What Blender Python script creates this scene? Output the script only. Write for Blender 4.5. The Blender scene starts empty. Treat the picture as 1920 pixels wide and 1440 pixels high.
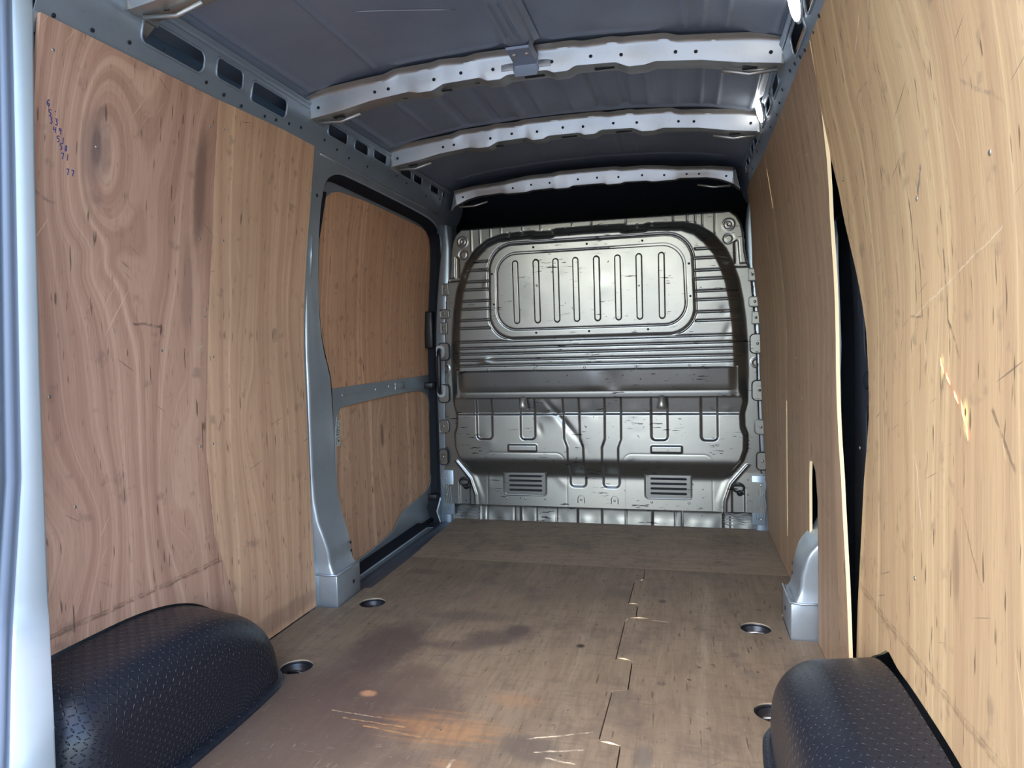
import bpy, math, random
import numpy as np
from mathutils import Vector, Matrix
from mathutils.geometry import delaunay_2d_cdt

random.seed(7)
C = bpy.context.scene.collection
scn = bpy.context.scene

# ------------------------------------------------------------------ camera
yaw, pitch, roll = 0.248719, -0.0502169, -0.0261840
fw = Vector((-math.sin(yaw) * math.cos(pitch), math.cos(yaw) * math.cos(pitch), math.sin(pitch)))
rt = fw.cross(Vector((0, 0, 1))).normalized()
up = rt.cross(fw)
cr, sr = math.cos(roll), math.sin(roll)
rt, up = cr * rt + sr * up, -sr * rt + cr * up
cd = bpy.data.cameras.new('camera')
cam = bpy.data.objects.new('camera', cd)
C.objects.link(cam)
cd.sensor_width = 36
cd.lens = 36 * 1304.75 / 1920
cd.clip_start = 0.02
cam.matrix_world = Matrix(((rt.x, up.x, -fw.x, 0.4954), (rt.y, up.y, -fw.y, 0), (rt.z, up.z, -fw.z, 0.9598), (0, 0, 0, 1)))
scn.camera = cam

# ------------------------------------------------------------------ sky and exposure
w = bpy.data.worlds.new('sky'); scn.world = w; w.use_nodes = True
nt = w.node_tree; nt.nodes.clear()
sky = nt.nodes.new('ShaderNodeTexSky'); sky.sky_type = 'NISHITA'
sky.sun_disc = False
sky.sun_elevation = math.radians(56)
sky.sun_rotation = math.radians(202)
sky.air_density = 1.0; sky.dust_density = 1.5; sky.ozone_density = 1.0
hs = nt.nodes.new('ShaderNodeHueSaturation'); hs.inputs['Saturation'].default_value = 1.0
bg = nt.nodes.new('ShaderNodeBackground'); bg.inputs['Strength'].default_value = 1.0
wo = nt.nodes.new('ShaderNodeOutputWorld')
nt.links.new(sky.outputs[0], hs.inputs['Color']); nt.links.new(hs.outputs[0], bg.inputs[0]); nt.links.new(bg.outputs[0], wo.inputs[0])
vs = scn.view_settings
vs.view_transform = 'Standard'; vs.look = 'None'; vs.gamma = 1; vs.use_curve_mapping = False
vs.exposure = 0.32

# ------------------------------------------------------------------ node helpers
class G:
    def __init__(s, name):
        s.m = bpy.data.materials.new(name); s.m.use_nodes = True
        s.t = s.m.node_tree; s.t.nodes.clear()
        s.out = s.t.nodes.new('ShaderNodeOutputMaterial')
        s.b = s.t.nodes.new('ShaderNodeBsdfPrincipled')
        s.t.links.new(s.b.outputs[0], s.out.inputs[0])
    def _in(s, sock, v):
        if v is None: return
        if isinstance(v, bpy.types.NodeSocket): s.t.links.new(v, sock)
        else: sock.default_value = v
    def set(s, k, v): s._in(s.b.inputs[k], v); return s
    def M(s, op, a, b=None, c=None, clamp=False):
        n = s.t.nodes.new('ShaderNodeMath'); n.operation = op; n.use_clamp = clamp
        for i, v in enumerate((a, b, c)): s._in(n.inputs[i], v)
        return n.outputs[0]
    def add(s, a, b): return s.M('ADD', a, b)
    def sub(s, a, b): return s.M('SUBTRACT', a, b)
    def mul(s, a, b): return s.M('MULTIPLY', a, b)
    def pos(s):
        g = s.t.nodes.new('ShaderNodeNewGeometry')
        x = s.t.nodes.new('ShaderNodeSeparateXYZ'); s.t.links.new(g.outputs['Position'], x.inputs[0])
        return x.outputs[0], x.outputs[1], x.outputs[2]
    def uv(s):
        g = s.t.nodes.new('ShaderNodeUVMap')
        x = s.t.nodes.new('ShaderNodeSeparateXYZ'); s.t.links.new(g.outputs[0], x.inputs[0])
        return x.outputs[0], x.outputs[1]
    def vec(s, x, y, z=0.0):
        n = s.t.nodes.new('ShaderNodeCombineXYZ')
        for i, v in enumerate((x, y, z)): s._in(n.inputs[i], v)
        return n.outputs[0]
    def noise(s, v, scale=1.0, detail=2.0, rough=0.5):
        n = s.t.nodes.new('ShaderNodeTexNoise'); s._in(n.inputs['Vector'], v)
        n.inputs['Scale'].default_value = scale; n.inputs['Detail'].default_value = detail; n.inputs['Roughness'].default_value = rough
        return n.outputs[0]
    def ss(s, a, lo, hi, o0=0.0, o1=1.0):
        n = s.t.nodes.new('ShaderNodeMapRange'); n.interpolation_type = 'SMOOTHSTEP'
        s._in(n.inputs[0], a)
        for i, v in enumerate((lo, hi, o0, o1)): n.inputs[i + 1].default_value = v
        return n.outputs[0]
    def mix(s, f, a, b, mode='MIX'):
        n = s.t.nodes.new('ShaderNodeMix'); n.data_type = 'RGBA'; n.blend_type = mode
        s._in(n.inputs[0], f)
        for k, v in ((6, a), (7, b)):
            if isinstance(v, tuple) and len(v) == 3: v = (*v, 1)
            s._in(n.inputs[k], v)
        return n.outputs[2]
    def gauss(s, u, v, cu, cv, ru, rv):
        a = s.M('POWER', s.M('ABSOLUTE', s.mul(s.sub(u, cu), 1 / ru)), 2.0)
        b = s.M('POWER', s.M('ABSOLUTE', s.mul(s.sub(v, cv), 1 / rv)), 2.0)
        return s.M('EXPONENT', s.mul(s.add(a, b), -1.0))
    def seg(s, u, v, p, q, wd):          # soft mask along a straight segment
        dx, dy = q[0] - p[0], q[1] - p[1]; L = math.hypot(dx, dy); dx /= L; dy /= L
        a = s.sub(u, p[0]); b = s.sub(v, p[1])
        t = s.add(s.mul(a, dx), s.mul(b, dy))
        d = s.M('ABSOLUTE', s.sub(s.mul(a, dy), s.mul(b, dx)))
        m1 = s.ss(d, wd * .3, wd, 1, 0)
        tt = s.M('MULTIPLY', s.ss(t, -wd, wd), s.ss(t, L - wd, L + wd, 1, 0))
        return s.mul(m1, tt)
    def bump(s, h, strength, dist):
        n = s.t.nodes.new('ShaderNodeBump'); n.inputs['Strength'].default_value = strength; n.inputs['Distance'].default_value = dist
        s._in(n.inputs['Height'], h); s.t.links.new(n.outputs[0], s.b.inputs['Normal']); return s

def lin(r, g, b):
    f = lambda c: (c / 255 / 12.92) if c / 255 <= .04045 else ((c / 255 + .055) / 1.055) ** 2.4
    return (f(r), f(g), f(b), 1)

def simple(name, col, rough=.5, metal=0.0, spec=.5, emis=None, es=0):
    g = G(name); g.set('Base Color', (*col[:3], 1)).set('Roughness', rough).set('Metallic', metal).set('Specular IOR Level', spec)
    if emis: g.set('Emission Color', (*emis, 1)).set('Emission Strength', es)
    return g.m

def paint(name, col, metal=.75, rough=.36, dirt=.25, marks=False, rv=.1):
    g = G(name); x, y, z = g.pos(); p = g.vec(x, y, z)
    n = g.noise(p, 6, 3); n2 = g.noise(p, 60, 3, .6)
    dark = g.mul(g.add(g.ss(n, .4, .75), g.ss(n2, .55, .8)), dirt)
    c = g.mix(dark, (*col, 1), tuple(k * .55 for k in col))
    if marks:
        ns = g.noise(g.vec(g.mul(x, 14), y, g.mul(z, 110)), 1, 2, .6)
        nb = g.noise(g.vec(g.mul(x, 5), 3.0, g.mul(z, 6)), 1, 2, .5)
        m = g.mul(g.ss(ns, .635, .665), g.ss(nb, .50, .60))
        c = g.mix(m, c, (.035, .03, .035))
        nd = g.noise(g.vec(g.mul(x, 40), 5.0, g.mul(z, 40)), 1, 2, .5)
        c = g.mix(g.mul(g.ss(nd, .70, .73), .8), c, (.03, .025, .03))
    g.set('Base Color', c).set('Metallic', metal)
    g.set('Roughness', g.add(rough, g.mul(g.sub(n, .5), rv)))
    g.bump(g.noise(p, 220, 2), .05, .001)
    return g.m

def plywood(name, ucoord, vcoord, base, dark, light, seed=0.0, knots=(), marks=(), stains=(), ring=1.0, dirt=.35, f1=26, f2=95, worn=False):
    """u runs across the grain, v along it ('x','y' or 'z')"""
    g = G(name); P = dict(zip('xyz', g.pos())); u, v = P[ucoord], P[vcoord]
    wv = g.vec(g.mul(u, 2.2), g.mul(v, .8), seed)
    f = g.add(u, g.mul(g.sub(g.noise(wv, 1, 2, .5), .5), .16))
    f = g.add(f, g.mul(g.sub(g.noise(g.vec(g.mul(u, 9), g.mul(v, 3), seed + 4), 1, 2), .5), .022))
    for (ku, kv, ru, rv_, amp) in knots:
        f = g.add(f, g.mul(g.gauss(u, v, ku, kv, ru, rv_), amp))
    rings = g.noise(g.vec(g.mul(f, f1), seed, 0.0), 1, 3, .65)
    fine = g.noise(g.vec(g.mul(f, f2), g.mul(v, 1.2), seed + 2), 1, 3, .6)
    grain = g.noise(g.vec(g.mul(u, 330), g.mul(v, 11), seed), 1, 2, .6)
    big = g.noise(g.vec(g.mul(u, 2.3), g.mul(v, 1.7), seed + 9), 1, 3, .6)
    c = g.mix(g.ss(rings, .30, .66, 1 - ring, 1.0), dark, base)
    c = g.mix(g.mul(g.ss(rings, .57, .66), .35), c, light)
    c = g.mix(g.mul(g.ss(fine, .56, .72), .35), c, light)
    c = g.mix(g.mul(g.ss(grain, .52, .7), .32), c, tuple(k * .5 for k in base[:3]))
    c = g.mix(g.mul(g.ss(big, .42, .75), dirt), c, tuple(k * .55 for k in base[:3]))
    pits = g.noise(g.vec(g.mul(u, 120), g.mul(v, 14), seed + 5), 1, 1, .4)
    c = g.mix(g.mul(g.ss(pits, .69, .76), .7), c, (.06, .035, .02))
    blot = g.noise(g.vec(g.mul(u, 18), g.mul(v, 16), seed + 7), 1, 3, .55)
    c = g.mix(g.mul(g.ss(blot, .60, .74), .35), c, (.10, .075, .06))
    a = 0.6 + seed * .3
    r1 = g.add(g.mul(u, math.cos(a)), g.mul(v, math.sin(a))); r2 = g.sub(g.mul(v, math.cos(a)), g.mul(u, math.sin(a)))
    sc = g.noise(g.vec(g.mul(r1, 5), g.mul(r2, 170), seed), 1, 1, .4)
    c = g.mix(g.mul(g.ss(sc, .765, .79), .6), c, light)
    sc2 = g.noise(g.vec(g.mul(r2, 6), g.mul(r1, 150), seed + 1), 1, 1, .4)
    c = g.mix(g.mul(g.ss(sc2, .77, .79), .6), c, (.09, .065, .05))
    for (cu, cv, ru, rv_, col, amt) in stains:
        st_ = col[0] > .25 and ru > .05
        wob = g.mul(g.sub(g.noise(g.vec(g.mul(u, 4 if st_ else 9), g.mul(v, 60 if st_ else 9), seed), 1, 5, .65), .5), 3.2 if st_ else 1.3)
        m = g.ss(g.add(g.gauss(u, v, cu, cv, ru, rv_), g.mul(wob, .5)), .25 if not st_ else .4, .8 if not st_ else 1.0)
        c = g.mix(g.mul(m, amt), c, col)
    if marks:
        mu = g.add(u, g.mul(g.sub(g.noise(g.vec(g.mul(u, 22), g.mul(v, 22), seed + 11), 1, 3, .6), .5), .016))
        mv = g.add(v, g.mul(g.sub(g.noise(g.vec(g.mul(u, 22), g.mul(v, 22), seed + 13), 1, 3, .6), .5), .016))
        mb = g.ss(g.noise(g.vec(g.mul(u, 45), g.mul(v, 45), seed + 17), 1, 3, .6), .36, .58, .15, 1.0)
    for (p, q, wd, col, amt) in marks:
        c = g.mix(g.mul(g.mul(g.seg(mu, mv, p, q, wd), mb), amt), c, col)
    if worn:
        k1 = g.noise(g.vec(g.mul(u, 55), g.mul(v, 7), seed), 1, 4, .65)
        k2 = g.noise(g.vec(g.mul(u, 8), g.mul(v, 60), seed + 3), 1, 4, .65)
        k3 = g.noise(g.vec(g.mul(u, 5), g.mul(v, 5), seed + 6), 1, 5, .65)
        c = g.mix(g.mul(g.ss(k1, .42, .68), .38), c, tuple(k * .45 for k in base[:3]))
        c = g.mix(g.mul(g.ss(k2, .50, .72), .35), c, tuple(k * .45 for k in base[:3]))
        c = g.mix(g.mul(g.ss(k3, .50, .66), .40), c, (.085, .066, .055))
        k4 = g.noise(g.vec(g.mul(u, 26), g.mul(v, 230), seed), 1, 2, .5)
        c = g.mix(g.mul(g.ss(k4, .68, .74), .45), c, light)
        k5 = g.noise(g.vec(g.mul(u, 240), g.mul(v, 20), seed), 1, 2, .5)
        c = g.mix(g.mul(g.ss(k5, .68, .74), .4), c, light)
        k6 = g.noise(g.vec(g.mul(u, 38), g.mul(v, 38), seed + 8), 1, 1, .4)
        c = g.mix(g.mul(g.ss(k6, .76, .80), .85), c, (.04, .03, .025))
    g.set('Base Color', c).set('Roughness', .62).set('Specular IOR Level', .3)
    g.bump(g.add(grain, g.mul(pits, 1.0)), .25, .0012)
    return g.m

# ------------------------------------------------------------------ materials
SILVER = (.50, .51, .50)
M_body = paint('silver body paint', (.33, .40, .46), .6, .36)
M_pillar = paint('silver pillar paint', (.42, .47, .50), .65, .33)
M_bulk = paint('silver bulkhead paint', (.265, .272, .262), .92, .30, .2, True, .06)
M_bow = paint('silver roof bow paint', (.50, .50, .47), .85, .36, .2)
M_roof = paint('grey roof skin paint', (.26, .30, .36), .4, .40, .2)
M_white = paint('pale door frame paint', (.40, .44, .45), .3, .4, .1)
M_seal = simple('rubber seal', (.010, .012, .017), .7, spec=.15)
M_grey = simple('grey weatherstrip', (.16, .19, .24), .35)
M_black = simple('black plastic', (.012, .012, .014), .38)
M_vent_shade = simple('vent shade black', (.008, .009, .012), .8)
M_cab = simple('cab shade black', (.02, .024, .032), .8)
M_gap_shade = simple('shaded inner skin', (.035, .04, .048), .5, .3)  # right inner skin coloured dark to paint in shade behind the panel gap
M_hole = simple('hole shadow metal', (.01, .012, .016), .7)
M_bolt = simple('bare steel', (.55, .54, .5), .3, .9)
M_edge = simple('pale plywood edge', (.78, .60, .34), .7)
M_ink = simple('blue marker ink', (.03, .035, .16), .6)
M_step = paint('dark step tread', (.05, .06, .075), .1, .45, .3)
M_sub = paint('floor pan metal', (.12, .13, .14), .3, .5)
M_label = simple('paper label', (.55, .56, .50), .6)
M_print = simple('label print', (.06, .07, .06), .6)
M_green = simple('label green print', (.08, .2, .1), .6)
M_lamp = simple('lit lamp lens', (.9, .9, .9), .4, emis=(1, .98, .95), es=16)
M_ground = simple('grey tarmac yard', (.30, .31, .31), .9)

BR = (.355, .232, .145, 1); DK = (.262, .156, .098, 1); LT = (.465, .330, .215, 1)
def wood(name, s, k=1.0, tint=(1, 1, 1), **kw):
    f = lambda c: (*(min(1, c[i] * k * tint[i]) for i in range(3)), 1)
    return plywood(name, kw.pop('u', 'y'), kw.pop('v', 'z'), f(BR), f(DK), f(LT), seed=s, **kw)
knL = [(1.385, 1.45, .11, .27, .30), (1.73, 1.46, .035, .2, .05), (1.50, 1.12, .05, .10, .05), (1.60, .62, .09, .30, .10), (1.32, .55, .14, .18, -.10), (1.43, 1.19, .06, .05, .05), (1.35, 1.22, .06, .05, -.06)]
W_left_rear = wood('left rear plywood', 1.3, 1.36, (1.03, .93, .98), knots=knL,
    marks=[((1.0, .345), (1.9, .34), .006, (.11, .06, .04), .6), ((1.0, .352), (1.9, .349), .003, (.11, .06, .04), .5), ((1.50, 1.05), (1.60, 1.045), .005, (.10, .06, .04), .7), ((1.2, 1.33), (1.27, 1.31), .006, (.09, .07, .06), .5),
           ((1.74, .98), (1.77, 1.0), .004, (.5, .4, .3), .6)],
    stains=[(1.376, 1.46, .017, .055, (.10, .065, .06, 1), .8), (1.376, 1.46, .055, .12, (.22, .14, .11, 1), .5), (1.735, 1.44, .030, .19, (.19, .105, .075, 1), .8), (1.70, 1.15, .03, .16, (.24, .14, .10, 1), .5)])
W_left_front = wood('left front plywood', 4.1, 1.75, (1.02, .98, .94), knots=[(1.95, .75, .06, .25, .08)],
    stains=[(2.1, .05, .35, .04, (.13, .09, .07, 1), .4)])
W_door_up = wood('door upper plywood', 2.2, 1.75, (1.10, .97, .90), dirt=.4, ring=.8, f1=34, f2=120)
W_door_lo = wood('door lower plywood', 6.4, 1.9, (1.0, .96, .95), knots=[(3.1, .47, .07, .2, .09)],
    stains=[(3.13, .55, .02, .07, (.14, .075, .05, 1), .7), (3.05, .33, .03, .06, (.45, .25, .18, 1), .4)], marks=[((2.85, .2), (3.1, .2), .003, (.6, .48, .33), .6)])
W_right_mid = wood('right middle plywood', 8.7, 1.05, (1.0, 1.0, .95), dirt=.3, ring=.6, f2=120)
W_right_front = wood('right front plywood', 9.9, 1.12, (.98, 1.0, .93), dirt=.4)
DM = (.085, .055, .035)
W_right_near = wood('right near plywood', 12.5, 1.40, (1.03, 1.03, .84), ring=.75, knots=[(1.30, 1.10, .12, .3, .05)], dirt=.15,
    marks=[((1.85, .355), (.9, .385), .007, (.16, .09, .05), .5), ((1.85, .365), (.9, .393), .003, (.14, .08, .05), .5),
           ((1.345, 1.205), (1.315, 1.25), .006, (.09, .09, .10), .8), ((1.245, 1.10), (1.235, .99), .004, DM, .7), ((1.235, .99), (1.19, .93), .005, DM, .7),
           ((1.43, 1.0), (1.36, .998), .003, DM, .5), ((1.40, 1.0), (1.41, .95), .002, DM, .5), ((1.385, 1.0), (1.40, .95), .002, DM, .5),
           ((1.33, 1.01), (1.345, .95), .003, DM, .6), ((1.52, 1.03), (1.54, .87), .002, DM, .6), ((1.47, 1.01), (1.49, .93), .002, DM, .6),
           ((1.07, .86), (1.0, .79), .005, DM, .6), ((1.59, 1.53), (1.31, 1.72), .003, (.75, .6, .42), .6), ((1.50, 1.50), (1.41, 1.60), .004, (.2, .14, .11), .5),
           ((1.45, 1.60), (1.46, 1.54), .006, (.16, .12, .10), .6), ((1.03, 1.10), (1.4, 1.0), .002, (.75, .6, .42), .4),
           ((1.30, 1.55), (1.20, 1.28), .002, (.17, .12, .09), .5), ((1.18, .70), (1.10, .60), .003, DM, .5), ((1.60, 1.10), (1.62, .95), .002, DM, .6), ((1.70, .95), (1.74, .70), .003, (.17, .12, .09), .6), ((1.0, 1.25), (1.12, 1.32), .004, (.2, .14, .1), .5), ((1.40, .75), (1.36, .62), .003, (.75, .62, .42), .6),
           ((1.66, 1.37), (1.62, 1.47), .003, (.16, .11, .08), .6), ((1.62, 1.47), (1.53, 1.47), .003, (.16, .11, .08), .6),
           ((1.72, .62), (1.73, .52), .005, DM, .5), ((1.27, .92), (1.19, .86), .011, (.58, .23, .13), .9), ((1.19, .86), (1.14, .81), .009, (.55, .25, .13), .8)],
    stains=[(1.262, .912, .010, .022, (.80, .62, .25, 1), .9), (1.163, .84, .012, .028, (.82, .58, .22, 1), .9), (1.165, .848, .004, .008, (.02, .015, .01, 1), .9), (1.20, .60, .02, .07, (.2, .12, .07, 1), .5)])
FL = dict(u='x', v='y', ring=.35, f1=14, f2=160, worn=True)
gk = (.80, .92, .97)
fst = [(-.55, 1.55, .45, .45, (.062, .043, .036, 1), .85), (-.1, 1.35, .3, .25, (.10, .07, .055, 1), .45), (-.47, 2.06, .15, .22, (.055, .036, .034, 1), .8), (-.16, 2.18, .10, .07, (.055, .036, .038, 1), .6), (-.08, 2.26, .05, .06, (.05, .033, .036, 1), .7), (-.25, 2.10, .10, .05, (.06, .04, .04, 1), .5), (-.28, 2.35, .2, .05, (.08, .058, .05, 1), .4), (-.35, 1.75, .30, .25, (.07, .045, .04, 1), .55), (.147, 2.176, .018, .018, (.02, .012, .01, 1), .95),
       (-.12, 1.62, .22, .10, (.34, .165, .065, 1), .5), (.02, 1.80, .10, .06, (.32, .17, .08, 1), .35), (-.05, 1.42, .10, .12, (.34, .17, .07, 1), .5),
       (-.393, 1.754, .028, .022, (.36, .19, .10, 1), .9), (.12, 1.58, .09, .07, (.045, .04, .042, 1), .5), (-.62, 2.80, .10, .04, (.10, .06, .05, 1), .5)]
fmk = [((.10, 1.62), (.25, 1.68), .004, (.7, .58, .4), .8), ((.13, 1.57), (.24, 1.60), .004, (.7, .58, .4), .7), ((.16, 1.55), (.23, 1.54), .004, (.7, .58, .4), .7), ((-.40, 1.62), (-.22, 1.61), .003, (.55, .32, .13), .6), ((-.33, 1.595), (-.16, 1.575), .004, (.5, .27, .10), .5), ((-.45, 1.65), (-.3, 1.64), .003, (.6, .45, .3), .5), ((-.05, 1.50), (-.06, 1.38), .006, (.6, .5, .36), .6),
       ((-.08, 2.06), (.0, 2.10), .003, (.08, .05, .04), .6), ((-.02, 2.42), (.1, 2.40), .003, (.09, .06, .05), .6)]
W_floor_l = wood('left floor plywood', 15.1, .76, gk, dirt=.5, stains=fst, marks=fmk, **FL)
W_floor_r = wood('right floor plywood', 16.3, .82, gk, dirt=.4, marks=[((.72, 1.85), (.66, 1.5), .004, (.14, .1, .07), .5), ((.56, 2.3), (.57, 2.16), .003, (.06, .05, .04), .7), ((.36, 2.43), (.42, 2.42), .003, (.75, .62, .4), .8)],
    stains=[(.62, 2.2, .02, .02, (.08, .06, .05, 1), .5), (.39, 2.62, .015, .02, (.06, .05, .045, 1), .8), (.41, 1.97, .015, .015, (.08, .06, .05, 1), .7), (.38, 1.6, .03, .06, (.08, .08, .075, 1), .5)], **FL)
W_floor_f = wood('front floor plywood', 18.8, 1.05, gk, dirt=.4, u='y', v='x', ring=.35, f1=14, f2=160, worn=True, stains=[(-.70, 3.74, .05, .02, (.06, .04, .03, 1), .8)])

# ------------------------------------------------------------------ mesh helpers
def link(name, me, mat, parent=None, smooth=False):
    o = bpy.data.objects.new(name, me); C.objects.link(o)
    if mat is not None and not me.materials: me.materials.append(mat)
    if parent is not None:
        o.parent = parent
        o.location = -root_loc(parent)
    if smooth: me.polygons.foreach_set('use_smooth', [True] * len(me.polygons))
    return o
def root_loc(p):
    v = Vector(p.location)
    while p.parent is not None:
        p = p.parent; v += Vector(p.location)
    return v
def mesh(name, V, F, mat, parent=None, smooth=False):
    me = bpy.data.meshes.new(name); me.from_pydata([tuple(v) for v in V], [], F); me.update()
    return link(name, me, mat, parent, smooth)
def thing(name, label, cat, loc, group=None):
    o = bpy.data.objects.new(name, None); C.objects.link(o); o.empty_display_size = .05
    o.location = loc; tag(o, label, cat, group); return o
def tag(o, label, cat, group=None):
    o['label'] = label; o['category'] = cat
    if group: o['group'] = group
    return o
def struct(o): o['kind'] = 'structure'; return o
def sempty(name, loc):
    o = bpy.data.objects.new(name, None); C.objects.link(o); o.location = loc; o['kind'] = 'structure'; return o

def boxvf(x0, x1, y0, y1, z0, z1, b=0.0):
    V = [(x, y, z) for x in (x0, x1) for y in (y0, y1) for z in (z0, z1)]
    F = [(0, 1, 3, 2), (4, 6, 7, 5), (0, 4, 5, 1), (2, 3, 7, 6), (0, 2, 6, 4), (1, 5, 7, 3)]
    return V, F
def box(name, x0, x1, y0, y1, z0, z1, mat, parent=None, bevel=0.0):
    V, F = boxvf(x0, x1, y0, y1, z0, z1)
    o = mesh(name, V, F, mat, parent)
    if bevel:
        import bmesh
        bm = bmesh.new(); bm.from_mesh(o.data)
        bmesh.ops.bevel(bm, geom=bm.edges[:], offset=bevel, segments=2, affect='EDGES', profile=.5)
        bm.to_mesh(o.data); bm.free()
        o.data.polygons.foreach_set('use_smooth', [True] * len(o.data.polygons)); o.data.set_sharp_from_angle(angle=.9)
    return o

def inpoly(P, poly):
    x, y = P; c = False; n = len(poly); j = n - 1
    for i in range(n):
        xi, yi = poly[i]; xj, yj = poly[j]
        if (yi > y) != (yj > y) and x < (xj - xi) * (y - yi) / (yj - yi) + xi: c = not c
        j = i
    return c
def rrect(x0, x1, y0, y1, r, n=5):
    out = []
    for cx, cy, a in ((x1 - r, y1 - r, 0), (x0 + r, y1 - r, 90), (x0 + r, y0 + r, 180), (x1 - r, y0 + r, 270)):
        for k in range(n + 1):
            t = math.radians(a + 90 * k / n); out.append((cx + r * math.cos(t), cy + r * math.sin(t)))
    return out
def circle(cx, cy, r, n=24, ry=None):
    return [(cx + r * math.cos(2 * math.pi * k / n), cy + (ry or r) * math.sin(2 * math.pi * k / n)) for k in range(n)]
def smoothpoly(pts, it=2):
    for _ in range(it):
        q = []
        for i in range(len(pts)):
            a, b = pts[i], pts[(i + 1) % len(pts)]
            q += [(a[0] * .75 + b[0] * .25, a[1] * .75 + b[1] * .25), (a[0] * .25 + b[0] * .75, a[1] * .25 + b[1] * .75)]
        pts = q
    return pts
def subdiv(poly, step):
    out = []
    for i in range(len(poly)):
        a, b = poly[i], poly[(i + 1) % len(poly)]
        n = max(1, int(math.hypot(b[0] - a[0], b[1] - a[1]) / step))
        for k in range(n): out.append((a[0] + (b[0] - a[0]) * k / n, a[1] + (b[1] - a[1]) * k / n))
    return out
def plate(name, outline, holes, fmap, th, mat, parent=None, step=.12, edge_mat=None, smooth=True):
    """sheet with holes; fmap(u, v, depth) -> xyz, depth 0..th"""
    polys = [subdiv(outline, step)] + [subdiv(h, step) for h in holes]
    pts, edges = [], []
    for p in polys:
        s = len(pts); pts += p; edges += [(s + i, s + (i + 1) % len(p)) for i in range(len(p))]
    us = [p[0] for p in outline]; vs_ = [p[1] for p in outline]
    nu = int((max(us) - min(us)) / step); nv = int((max(vs_) - min(vs_)) / step)
    for i in range(1, nu + 1):
        for j in range(1, nv + 1):
            q = (min(us) + (i - .37) * step, min(vs_) + (j - .41) * step)
            if inpoly(q, outline) and not any(inpoly(q, h) for h in holes): pts.append(q)
    r = delaunay_2d_cdt([Vector(p) for p in pts], edges, [], 0, 1e-6)
    V2 = [tuple(v) for v in r[0]]; T = []
    for f in r[2]:
        c = (sum(V2[i][0] for i in f) / len(f), sum(V2[i][1] for i in f) / len(f))
        if inpoly(c, outline) and not any(inpoly(c, h) for h in holes): T.append(tuple(f))
    n = len(V2)
    V = [fmap(u, v, 0) for u, v in V2] + [fmap(u, v, th) for u, v in V2]
    F = [t for t in T] + [tuple(n + i for i in reversed(t)) for t in T]
    cnt = {}
    for t in T:
        for i in range(len(t)):
            a, b = t[i], t[(i + 1) % len(t)]; cnt[(a, b)] = cnt.get((a, b), 0) + 1
    side = [(b, a, n + a, n + b) for (a, b) in cnt if (b, a) not in cnt]
    F2 = F + side
    me = bpy.data.meshes.new(name); me.from_pydata(V, [], F2)
    # unused verts are harmless but tidy them
    me.validate(); me.materials.append(mat)
    if edge_mat is not None:
        me.materials.append(edge_mat)
        me.polygons.foreach_set('material_index', [0] * len(F) + [1] * (len(me.polygons) - len(F)))
    import bmesh
    bm = bmesh.new(); bm.from_mesh(me)
    bmesh.ops.delete(bm, geom=[v for v in bm.verts if not v.link_faces], context='VERTS')
    bmesh.ops.recalc_face_normals(bm, faces=bm.faces[:]); bm.to_mesh(me); bm.free()
    if smooth:
        me.polygons.foreach_set('use_smooth', [True] * len(me.polygons)); me.set_sharp_from_angle(angle=.6)
    return link(name, me, None, parent)
def grid(name, P, mat, parent=None, mask=None, smooth=True, uv=None):
    """P: (n, m, 3) array"""
    n, m = P.shape[:2]
    idx = np.arange(n * m).reshape(n, m)
    F = np.stack([idx[:-1, :-1], idx[1:, :-1], idx[1:, 1:], idx[:-1, 1:]], -1)
    if mask is not None: F = F[mask[:-1, :-1] & mask[1:, :-1] & mask[1:, 1:] & mask[:-1, 1:]]
    F = F.reshape(-1, 4)
    V = P.reshape(-1, 3)
    used = np.zeros(len(V), bool); used[F.ravel()] = True
    re = np.cumsum(used) - 1; F = re[F]; V = V[used]
    me = bpy.data.meshes.new(name)
    me.vertices.add(len(V)); me.vertices.foreach_set('co', V.astype(np.float32).ravel())
    me.loops.add(F.size); me.loops.foreach_set('vertex_index', F.ravel().astype(np.int32))
    me.polygons.add(len(F)); me.polygons.foreach_set('loop_start', np.arange(0, F.size, 4, dtype=np.int32))
    me.update(calc_edges=True)
    if uv is not None:
        l = me.uv_layers.new(name='UVMap'); U = uv.reshape(-1, 2)[used]
        l.data.foreach_set('uv', U[F.ravel()].astype(np.float32).ravel())
    return link(name, me, mat, parent, smooth)
def tube(name, pts, r, mat, parent=None, n=8, closed=False, sx=1.0):
    pts = [Vector(p) for p in pts]; V, F = [], []; N = len(pts)
    prev = None
    for i, p in enumerate(pts):
        a = pts[(i - 1) % N] if (closed or i > 0) else p
        b = pts[(i + 1) % N] if (closed or i < N - 1) else p
        t = (b - a).normalized()
        if prev is None: q = t.cross(Vector((.3, .2, 1)) if abs(t.z) < .9 else Vector((1, 0, 0))).normalized()
        else: q = (prev - prev.dot(t) * t).normalized()
        prev = q; s = t.cross(q)
        for k in range(n):
            c = 2 * math.pi * k / n; V.append(p + q * math.cos(c) * r * sx + s * math.sin(c) * r)
    for i in range(N if closed else N - 1):
        j = (i + 1) % N
        for k in range(n): F.append((i * n + k, i * n + (k + 1) % n, j * n + (k + 1) % n, j * n + k))
    if not closed: F += [tuple(range(n - 1, -1, -1)), tuple((N - 1) * n + k for k in range(n))]
    return mesh(name, V, F, mat, parent, True)
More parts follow.
